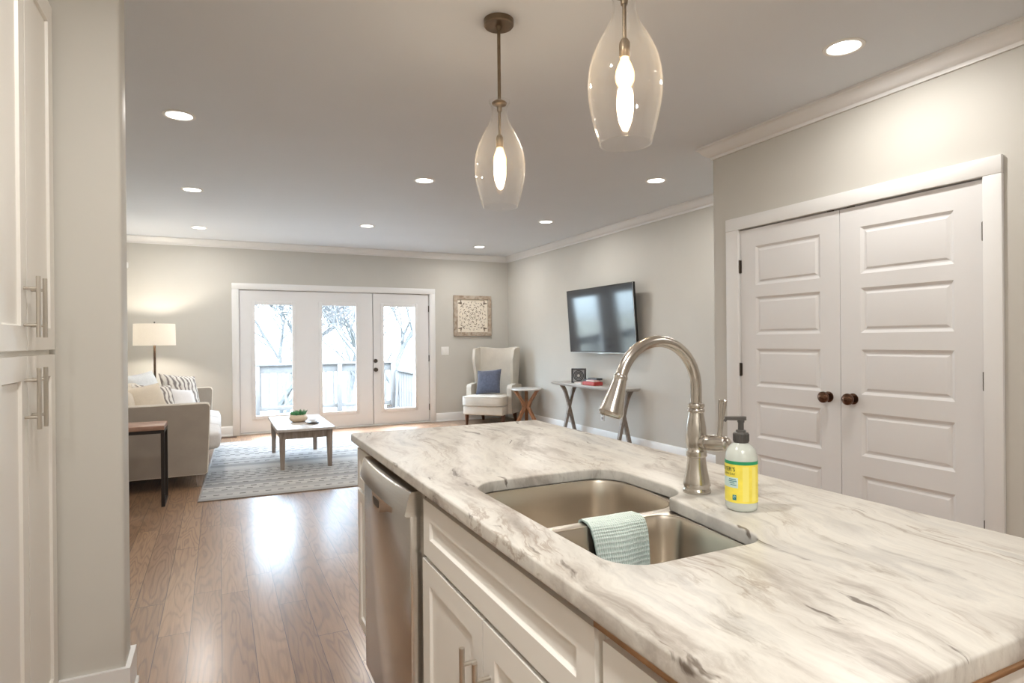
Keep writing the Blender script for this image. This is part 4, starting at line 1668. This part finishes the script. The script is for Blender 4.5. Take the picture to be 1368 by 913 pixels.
def throw_pillow(loc, w, h, th, face, lean, mat, label, roll=0.0, name='throw_pillow', grp='throw pillows on the sofa'):
    """face: heading of the visible side (radians from -Y toward +X); lean back in radians"""
    o = B().pillow(w, h, th).build(name, mat, None, angle=1.4)
    o.matrix_world = Matrix.Translation(loc) @ Matrix.Rotation(face, 4, 'Z') @ Matrix.Rotation(-lean, 4, 'X') @ Matrix.Rotation(roll, 4, 'Y')
    tag(o, label, 'pillow', grp)
    return o


throw_pillow((-.40, 7.93, .712), .50, .46, .15, R(48), R(22), 'wavy', 'large square throw pillow with wavy grey stripes near the far sofa arm', R(8))
throw_pillow((-.56, 6.86, .690), .46, .42, .14, R(50), R(22), 'wavy', 'wavy striped throw pillow at the near end of the sofa, between beige and white pillows', R(6))
throw_pillow((-.36, 7.30, .655), .38, .34, .13, R(52), R(26), 'white_fab', 'small plain white throw pillow between the two wavy striped pillows', R(10))
throw_pillow((-.62, 6.58, .700), .44, .42, .15, R(45), R(20), 'beige', 'plain beige throw pillow at the near sofa arm', R(-4))
throw_pillow((-.70, 7.42, .765), .48, .46, .14, R(60), R(20), 'pale_fab', 'pale grey-white throw pillow highest against the sofa back', R(-5))

# ------------------------------------------------------------------ end table by the sofa
ex1, ex0 = -.396, -.99
ey0, ey1 = 5.495, 5.835
t = thing('end_table', 'narrow end table with wooden top and black metal legs beside the sofa arm', 'table', ((ex0 + ex1) / 2, (ey0 + ey1) / 2, 0))
ez = .642
b = B()
b.box(ex0, ex1, ey0, ey1, ez - .036, ez, .003)
b.build('tabletop', 'tabletopwood', t)
for x in (ex0 + .0125, ex1 - .0125):
    b = B()
    for y in (ey0 + .0125, ey1 - .0125):
        b.box(x - .0125, x + .0125, y - .0125, y + .0125, 0, ez - .062)
    b.box(x - .0125, x + .0125, ey0, ey1, ez - .062, ez - .037)
    b.box(x - .0125, x + .0125, ey0 + .025, ey1 - .025, 0, .022)
    b.build('leg_frame', 'blackmetal', t, smooth=False)
for y in (ey0 + .0125, ey1 - .0125):
    B().box(ex0 + .025, ex1 - .025, y - .0125, y + .0125, ez - .062, ez - .037).build('top_rail', 'blackmetal', t, smooth=False)

# ------------------------------------------------------------------ floor lamp
lx, ly = -.722, 8.70
t = thing('floor_lamp', 'floor lamp with lit white drum shade and dark pole behind the sofa', 'lamp', (lx, ly, 0))
B().lathe([(0, 0), (.14, 0), (.14, .018), (.13, .024), (.02, .028), (0, .028)], (lx, ly, 0), (0, 0, 1), 40).build('base', 'blackmetal', t)
B().box(lx - .013, lx + .013, ly - .013, ly + .013, .026, 1.33, .003).build('pole', 'bronze', t)
b = B()
b.lathe([(.232, 1.268), (.228, 1.536), (.226, 1.536), (.230, 1.268)], (lx, ly, 0), (0, 0, 1), 56, closed=True)
b.build('lamp_shade', 'shade', t, angle=1.2)
b = B()
for k in range(3):
    a = 2 * PI * k / 3 + .4
    b.cyl((lx, ly, 1.528), (lx + .227 * math.cos(a), ly + .227 * math.sin(a), 1.528), .002, n=6)
b.cyl((lx, ly, 1.32), (lx, ly, 1.545), .004, n=10)
b.lathe([(0, 0), (.008, .001), (.010, .010), (.006, .018), (0, .021)], (lx, ly, 1.545), (0, 0, 1), 16)
b.build('harp', 'blackmetal', t)
B().lathe([(0, 1.345), (.014, 1.35), (.014, 1.375), (.026, 1.41), (.03, 1.435), (.022, 1.462), (0, 1.472)], (lx + .02, ly, 0), (0, 0, 1), 20).build('bulb', emit('lamp_bulb', (1, .82, .58), 6.0), t)
ld = bpy.data.lights.new('floor_lamp_light', 'POINT')
ld.energy = LAMP_W
ld.color = (1.0, .90, .77)
ld.shadow_soft_size = .045
lo = bpy.data.objects.new('floor_lamp_light', ld)
lo.location = (.02, 0, 1.42)
lo.parent = t
C.objects.link(lo)

# ------------------------------------------------------------------ armchair
chair = thing('armchair', 'cream linen wingback armchair in the far corner holding a navy pillow', 'chair', (3.83, 8.64, 0), -R(46))
# local: sits facing -Y
b = B()
b.box(-.30, .30, -.13, .30, .165, .305, .02, 3)
b.box(-.325, .325, -.37, -.13, .165, .305, .02, 3)
b.build('seat_base', 'chair_fab', chair, local=True)
b = B()
b.cushion(-.30, .30, -.16, .20, .302, .452, .030, .012)
b.cushion(-.328, .328, -.395, -.135, .300, .455, .035, .014)
sc_ = b.build('seat_cushion', 'chair_fab', chair, local=True, angle=1.2)
b = B()
for z in (.318, .440):
    b.tube([(-.332, -.15, z), (-.330, -.36, z), (-.30, -.392, z), (0, -.408, z), (.30, -.392, z), (.330, -.36, z), (.332, -.15, z)], .005, 8)
b.build('piping', 'chair_fab', sc_, local=True)
# flared back: wider at the top, leaning back, slightly hollow
b = B()
nz, nx = 12, 12
fr, bk = [], []
for j in range(nz + 1):
    v = j / nz
    z = .30 + .885 * v
    hw_ = .275 + .055 * max(0, (v - .3)) / .7
    yb_ = .20 + .10 * v
    rowf, rowb = [], []
    for i in range(nx + 1):
        u = -1 + 2 * i / nx
        hol = -.03 * abs(u) ** 3
        topz = z - (.018 * (1 - abs(u) ** 2) if j == nz else 0) + (.0 if j < nz else .012 * abs(u))
        rowf.append(b.bm.verts.new((u * hw_, yb_ + hol + .02, topz)))
        rowb.append(b.bm.verts.new((u * hw_, yb_ + hol + .12 - .05 * v, topz)))
    fr.append(rowf)
    bk.append(rowb)
for j in range(nz):
    for i in range(nx):
        b.bm.faces.new((fr[j][i], fr[j][i + 1], fr[j + 1][i + 1], fr[j + 1][i]))
        b.bm.faces.new((bk[j][i + 1], bk[j][i], bk[j + 1][i], bk[j + 1][i + 1]))
for j in range(nz):
    for i in (0, nx):
        b.bm.faces.new((fr[j][i], bk[j][i], bk[j + 1][i], fr[j + 1][i]))
for i in range(nx):
    for j in (0, nz):
        b.bm.faces.new((fr[j][i], fr[j][i + 1], bk[j][i + 1], bk[j][i]))
es = [e for e in b.bm.edges if len(e.link_faces) == 2 and e.calc_face_angle(0) > 0.9]
bmesh.ops.recalc_face_normals(b.bm, faces=list(b.bm.faces))
bmesh.ops.bevel(b.bm, geom=es, offset=.014, segments=3, profile=.5, affect='EDGES')
b.build('backrest', 'chair_fab', chair, local=True, angle=1.0)
for s_ in (-1, 1):
    # wing: side profile in the YZ plane, thin
    b = B()
    poly = rounded([(.34, .50, .02), (.10, .56, .05), (.08, .72, .06), (.03, 1.00, .08), (.09, 1.165, .06), (.36, 1.185, .02)], 5)
    b.prism(poly, -.022, .022, (0, 0, 0), (0, 1, 0), (0, 0, 1), bev=.012)
    # flare outward with height
    for v in b.bm.verts:
        v.co.x = s_ * (.292 + .040 * max(0, (v.co.z - .55)) / .6 + .0) + v.co.x
    b.build('wing', 'chair_fab', chair, local=True, angle=0.9)
    b = B()
    poly = rounded([(-.125, .17, .01), (.34, .17, .02), (.34, .60, .02), (.10, .622, .06), (-.10, .605, .04), (-.125, .56, .02)], 6)
    b.prism(poly, -.038, .038, (s_ * .338, 0, 0), (0, 1, 0), (0, 0, 1), bev=.018, seg=3)
    b.build('arm', 'chair_fab', chair, local=True, angle=0.9)
for x, y, my in ((-.30, -.29, -.0), (.30, -.29, .0), (-.28, .27, .05), (.28, .27, .05)):
    b = B()
    b.tube([(x, y + my, 0), (x * .985, y, .175)], [.022, .038], 4)
    b.build('leg', 'darkleg', chair, local=True, smooth=False)
cm = WM[chair]
np_ = B().pillow(.40, .40, .13, pinch=.05).build('throw_pillow', 'navy', None, angle=1.4)
np_.matrix_world = cm @ Matrix.Translation((-.035, -.035, .650)) @ Matrix.Rotation(R(-24), 4, 'X') @ Matrix.Rotation(R(-5), 4, 'Y')
tag(np_, 'navy blue velvet square pillow on the cream armchair', 'pillow')

# ------------------------------------------------------------------ round side table
rx, ry = 4.150, 8.08
t = thing('side_table', 'round pale topped side table with crossing wooden legs beside the armchair', 'table', (rx, ry, 0))
zt_ = .572
B().lathe([(0, -.026), (.215, -.026), (.226, -.022), (.228, -.008), (.222, 0), (0, 0)], (rx, ry, zt_), (0, 0, 1), 48).build('tabletop', 'marbletop', t)
for k in range(3):
    a = 2 * PI * k / 3 + R(63)
    ca_, sa_ = math.cos(a), math.sin(a)
    b = B()
    pts2 = [(.185, .0), (.10, .16), (.030, .285), (.060, .37), (.185, zt_ - .026)]
    poly = []
    wv = .031
    for r_, z in pts2:
        poly.append((r_ - wv * .6, z))
    for r_, z in reversed(pts2):
        poly.append((r_ + wv * .9, z))
    b.prism(poly, -.024, .024, (rx, ry, 0), (ca_, sa_, 0), (0, 0, 1))
    b.build('leg', 'warmwood', t, smooth=False)

# ------------------------------------------------------------------ console table under the TV
t = thing('console_table', 'grey wooden console table with crossed legs under the television', 'table', (4.22, 6.41, 0))
cz = .724
b = B()
b.box(4.075, 4.372, 5.625, 7.20, cz - .024, cz, .004)
b.box(4.090, 4.360, 5.645, 7.18, cz - .036, cz - .024)
b.build('tabletop', 'console_top', t)
for y in (5.765, 6.98):
    for s_ in (-1, 1):
        b = B()
        m_ = 24
        L_, R_ = [], []
        for k in range(m_ + 1):
            v = k / m_
            z = (cz - .034) * v
            # legs cross below the middle and flare out in a curve at the top
            xk = -.098 + .175 * v + .026 * (max(0, v - .72) / .28) ** 2
            if v > .93:
                xk += .012 * (v - .93) / .07
            wd = .020 + .008 * max(0, v - .8) / .2
            L_.append((s_ * (xk - wd), z))
            R_.append((s_ * (xk + wd), z))
        poly = L_ + list(reversed(R_))
        b.prism(poly, (-.018 if s_ < 0 else -.017), (.018 if s_ < 0 else .017), (4.235, y + s_ * .003, 0), (1, 0, 0), (0, 0, 1))
        b.build('leg', 'console', t, smooth=False)

# things on the console
ox, oy = 4.275, 6.80
t = thing('square_ornament', 'black framed square ornament with pale rings standing on the left of the console', 'ornament', (ox, oy, cz), R(16))
b = B()
for xa, xb, za, zb in ((-.095, -.080, 0, .19), (.080, .095, 0, .19), (-.08, .08, 0, .015), (-.08, .08, .175, .19)):
    b.box(xa, xb, -.025, .025, za, zb, .003)
# turn so that it faces -X: local -Y -> world
RotF = Matrix.Rotation(R(-62), 4, 'Z')
b.xf(RotF)
b.build('frame', 'charcoal', t, local=True)
b = B()
b.box(-.08, .08, -.004, .012, .015, .175)
b.xf(RotF)
bp = b.build('backing', 'greyring', t, local=True, smooth=False)
for r_, wd, mt in ((.070, .010, 'charcoal'), (.050, .008, 'charcoal'), (.031, .007, 'charcoal')):
    b = B()
    b.lathe([(r_ - wd, 0), (r_, 0), (r_, .012), (r_ - wd, .012)], (0, -.004, .095), (0, -1, 0), 40, closed=True)
    b.xf(RotF)
    b.build('ring', mt, bp, local=True)
b = B()
b.lathe([(0, 0), (.016, 0), (.014, .012), (0, .014)], (0, -.004, .095), (0, -1, 0), 24)
b.xf(RotF)
b.build('hub', 'white_plastic', bp, local=True)


def small_box(name, lab, cat, x0, x1, y0, y1, z0, z1, mat, lidmat=None, group=None, bev=.003):
    o = B().box(x0, x1, y0, y1, z0, z1, bev).build(name, mat, None, origin=((x0 + x1) / 2, (y0 + y1) / 2, z0))
    tag(o, lab, cat, group)
    if lidmat:
        WM[o] = Matrix.Translation(((x0 + x1) / 2, (y0 + y1) / 2, z0))
        B().box(x0 + .006, x1 - .006, y0 + .006, y1 - .006, z1, z1 + .0015).build('cover', lidmat, o, smooth=False)
    return o


small_box('device_box', 'low dark box behind the square ornament on the console', 'box', 4.270, 4.355, 6.42, 6.685, cz, cz + .055, 'charcoal', 'black')
small_box('device_box', 'thin dark slab lying on top of the low dark box on the console', 'box', 4.262, 4.350, 6.36, 6.56, cz + .0567, cz + .078, 'charcoal', 'tvframe')
o1 = small_box('book', 'pale pink covered book lying flat in front of the ornament', 'book', 4.120, 4.235, 6.50, 6.665, cz, cz + .022, 'pages', 'pink')
o2 = small_box('game_box', 'red box lying flat on the console, right of the pink book', 'box', 4.125, 4.255, 6.215, 6.475, cz, cz + .042, 'red', 'red')
o3 = small_box('book', 'whitish book lying on top of the red box on the console', 'book', 4.165, 4.250, 6.27, 6.455, cz + .0437, cz + .060, 'pages', 'pink')

# ------------------------------------------------------------------ television
t = thing('television', 'wide flat black television tilted down on the right wall', 'television', (XT, 6.31, 1.53))
TW, TH, TD = 1.455, .830, .035
tm = Matrix.Translation((4.278, 6.325, 1.538)) @ Matrix.Rotation(R(-4.0), 4, 'Y')
b = B()
b.box(0, TD, -TW / 2, TW / 2, -TH / 2, TH / 2, .004)
b.xf(tm)
tvb = b.build('housing', 'tvframe', t)
b = B()
b.box(-.0015, .001, -TW / 2 + .012, TW / 2 - .012, -TH / 2 + .020, TH / 2 - .012)
b.xf(tm)
b.build('screen', 'screen', t, smooth=False)
b = B()
for ya, yb, za, zb in ((-TW / 2, TW / 2, -TH / 2, -TH / 2 + .006), (-TW / 2, -TW / 2 + .003, -TH / 2, TH / 2), (TW / 2 - .003, TW / 2, -TH / 2, TH / 2)):
    b.box(-.003, .0, ya, yb, za, zb)
b.box(-.004, 0, -.05, .05, -TH / 2 - .012, -TH / 2 + .003)
b.xf(tm)
b.build('bezel', 'silver', t, smooth=False)
b = B()
b.box(XT - .02, XT - .001, 6.05, 6.60, 1.40, 1.70)
for y in (6.13, 6.52):
    b.box(XT - .10, XT - .02, y - .02, y + .02, 1.38, 1.70)
b.build('wall_mount', 'blackmetal', t, smooth=False)

# ------------------------------------------------------------------ carved wall art
ax0, ax1, az0, az1 = 3.425, 4.085, 1.368, 2.036
t = thing('wall_art', 'square carved cream medallion panel in a rustic wood frame above the armchair', 'wall art', ((ax0 + ax1) / 2, YB, (az0 + az1) / 2))
yA = YB - .002
fwd = .062
acx, acz = (ax0 + ax1) / 2, (az0 + az1) / 2
half = (ax1 - ax0) / 2
for k in range(4):
    b = B()
    poly = [(-half, 0), (half, 0), (half - fwd, fwd), (-half + fwd, fwd)]
    b.prism(poly, 0, .035, (0, 0, 0), (1, 0, 0), (0, 0, 1), bev=.005)
    b.xf(Matrix.Translation((acx, yA, acz)) @ Matrix.Rotation(k * PI / 2, 4, 'Y') @ Matrix.Translation((0, 0, -half)))
    b.build('frame_rail', 'artframe', t)
ih = half - fwd
b = B()
b.box(acx - ih, acx + ih, yA - .016, yA, acz - ih, acz + ih)
pn = b.build('carved_panel', 'artpanel', t, smooth=False)


def leaf(b, cx, cz, ang, L, wd):
    pts = []
    for k in range(9):
        s_ = k / 8
        pts.append((s_ * L, wd * math.sin(PI * s_) ** .8))
    for k in range(7, 0, -1):
        s_ = k / 8
        pts.append((s_ * L, -wd * math.sin(PI * s_) ** .8))
    ca_, sa_ = math.cos(ang), math.sin(ang)
    poly = [(cx + x * ca_ - y * sa_, cz + x * sa_ + y * ca_) for x, y in pts]
    b.prism(poly, .0, .003, (acx, yA - .0155, acz), (1, 0, 0), (0, 0, 1))


b = B()
for k in range(8):
    a = k * PI / 4
    leaf(b, .018 * math.cos(a), .018 * math.sin(a), a, .038, .006)
    leaf(b, .080 * math.cos(a), .080 * math.sin(a), a + .5, .036, .006)
    leaf(b, .080 * math.cos(a), .080 * math.sin(a), a - .5, .036, .006)
    leaf(b, .130 * math.cos(a + .2), .130 * math.sin(a + .2), a + 1.0, .040, .0065)
    leaf(b, .130 * math.cos(a - .2), .130 * math.sin(a - .2), a - 1.0, .040, .0065)
for k in range(24):
    a = k * PI / 12
    leaf(b, .052 * math.cos(a), .052 * math.sin(a), a, .016, .003)
    leaf(b, .106 * math.cos(a + .06), .106 * math.sin(a + .06), a + .8, .020, .0035)
    leaf(b, .232 * math.cos(a), .232 * math.sin(a), a + PI / 2, .028, .004)
for k in range(16):
    a = k * PI / 8 + .1
    leaf(b, .178 * math.cos(a), .178 * math.sin(a), a + PI / 2, .042, .006)
    leaf(b, .205 * math.cos(a), .205 * math.sin(a), a, .022, .006)
for k in range(4):
    a = PI / 4 + k * PI / 2
    for d_, o_ in ((.26, .0), (.27, .45), (.27, -.45), (.30, .95), (.30, -.95), (.245, 1.4), (.245, -1.4)):
        leaf(b, d_ * math.cos(a), d_ * math.sin(a), a + o_, .052, .0085)
b.build('carving', 'artdark', pn, smooth=False)

# ------------------------------------------------------------------ small wall fittings
t = thing('light_switch', 'white double light switch plate beside the glazed doors', 'switch', (3.277, YB, 1.133))
B().box(3.212, 3.342, YB - .006, YB, 1.066, 1.200, .003).build('plate', 'white_plastic', t)
for x in (3.247, 3.307):
    B().box(x - .017, x + .017, YB - .010, YB - .005, 1.098, 1.168, .002).build('rocker', 'white_plastic', t)
t = thing('wall_outlet', 'white power outlet low on the wall under the television', 'outlet', (XT, 6.45, .31))
B().box(XT - .006, XT, 6.415, 6.487, .25, .37, .003).build('plate', 'white_plastic', t)
for z in (.285, .335):
    B().box(XT - .0085, XT - .0055, 6.434, 6.468, z - .014, z + .014, .002).build('socket', 'plate_gap', t)
b = B()
b.prism(rounded([(0, 0, .005), (.052, 0, .012), (.040, .075, .015), (.0, .09, .005)], 4), -.03, .03, (XL + .001, YB - .09, 2.275), (1, 0, 0), (0, 0, 1))
b.xf(Matrix.Identity(4))
b.box(-1.096, -1.050, YB - .05, YB - .001, 2.268, 2.352, .012)
tag(b.build('motion_sensor', 'white_plastic', None, origin=(-1.07, YB, 2.27)), 'small white motion sensor high in the far left wall corner', 'sensor')
t = thing('floor_vent', 'slim brown floor vent before the glazed doors, left of the coffee table', 'vent', (.06, 9.10, 0))
B().box(-.09, .21, 9.06, 9.15, 0, .005, .002).build('frame', 'vent', t)
b = B()
for k in range(14):
    x = -.075 + k * .02
    b.box(x, x + .009, 9.07, 9.14, .0048, .0065)
b.build('grille', 'black', t, smooth=False)

# ------------------------------------------------------------------ outside
struct(B().box(-60, 60, 9.45, 90, -2.6, -2.5).build('ground_outside', 'lawn', smooth=False))
b = B()
y = 9.42
while y < 12.15:
    b.box(-3.2, 5.6, y, y + .135, -.09, -.055, .003, 1)
    y += .142
struct(b.build('deck_floor', 'deck', smooth=False))
t = thing('deck_railing', 'grey wooden deck railing with square balusters outside the glazed doors', 'railing', (1.2, 12.05, -.055))
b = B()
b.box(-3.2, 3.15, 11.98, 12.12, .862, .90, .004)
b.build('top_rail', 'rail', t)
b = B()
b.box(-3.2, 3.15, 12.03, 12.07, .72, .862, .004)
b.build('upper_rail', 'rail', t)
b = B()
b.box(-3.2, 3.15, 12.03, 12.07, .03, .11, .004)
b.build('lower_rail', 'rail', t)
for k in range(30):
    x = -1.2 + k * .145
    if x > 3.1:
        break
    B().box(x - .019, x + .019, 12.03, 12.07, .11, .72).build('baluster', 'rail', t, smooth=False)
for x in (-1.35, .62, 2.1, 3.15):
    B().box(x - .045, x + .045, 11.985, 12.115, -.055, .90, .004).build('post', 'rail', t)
# stair side panel with a sloping cap
t = thing('stair_railing', 'grey boarded stair railing with sloping cap seen through the right glass door', 'railing', (3.45, 11.9, -.055))
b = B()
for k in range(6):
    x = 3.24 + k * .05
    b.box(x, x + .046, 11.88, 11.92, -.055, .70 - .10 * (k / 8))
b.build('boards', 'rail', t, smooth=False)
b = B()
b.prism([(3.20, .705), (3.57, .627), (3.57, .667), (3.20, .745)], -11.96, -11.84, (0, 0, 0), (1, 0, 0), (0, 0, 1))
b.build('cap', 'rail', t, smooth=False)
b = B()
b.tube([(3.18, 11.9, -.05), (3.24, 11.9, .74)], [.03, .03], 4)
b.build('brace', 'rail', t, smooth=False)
b = B()
b.box(3.585, 3.675, 11.95, 12.04, -.055, 3.2, .006)
tag(b.build('porch_post', 'postwhite', None, origin=(3.63, 12, -.055)), 'tall white porch post at the right edge of the glazed doors view', 'post')


def tree(x, y, h, seed, label, spread=.42, depth=7):
    rnd = random.Random(seed)
    t = thing('bare_tree', label, 'tree', (x, y, -2.5), 0, 'bare trees beyond the deck')
    tr, tw = B(), B()

    def grow(p, d, L, r_, lev):
        q = p
        pts = [p]
        dd = d.copy()
        for k in range(3):
            dd = (dd + Vector((rnd.uniform(-1, 1), rnd.uniform(-1, 1), rnd.uniform(-.3, .6))) * .16).normalized()
            q = q + dd * (L / 3)
            pts.append(q)
        r1 = r_ * .62
        tgt = tr if lev < 3 else tw
        rm = .010
        tgt.tube(pts, [max(rm, r_), max(rm, r_ * .88), max(rm, r_ * .75), max(rm, r1)], 6 if lev < 3 else 4, cap=False)
        if lev >= depth:
            return
        nb = 3 if lev < 5 else 2
        for k in range(nb):
            a = rnd.random() * 2 * PI
            side = Vector((math.cos(a), math.sin(a), rnd.uniform(-.2, .5)))
            nd_ = (dd + side * (spread + rnd.random() * .45)).normalized()
            grow(pts[-1] if k < 2 else pts[2], nd_, L * (.66 + rnd.random() * .2), r1 * (.9 if k == 0 else .7), lev + 1)

    grow(Vector((x, y, -2.5)), Vector((rnd.uniform(-.08, .08), 0, 1)), h * .20, .13 * h / 7, 0)
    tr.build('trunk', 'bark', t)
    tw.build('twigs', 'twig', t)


for x, y, h, sd, lab in (
        (1.45, 19.0, 10.0, 1, 'bare tree behind the railing seen through the left glass panel'),
        (3.35, 17.5, 10.2, 2, 'bare tree with forking trunk seen through the middle glass panel'),
        (5.05, 16.6, 9.6, 3, 'bare tree with spreading crown seen through the right glass door'),
        (.90, 25.0, 12.2, 4, 'distant pale bare tree farthest left beyond the deck'),
        (2.35, 27.0, 12.6, 5, 'distant bare tree in the left half of the left glass panel view'),
        (4.65, 25.0, 12.4, 6, 'distant bare tree behind the forked one, right half of the middle glass panel'),
        (7.20, 26.0, 12.2, 7, 'distant bare tree at the far right beyond the stair railing')):
    tree(x, y, h, sd, lab)
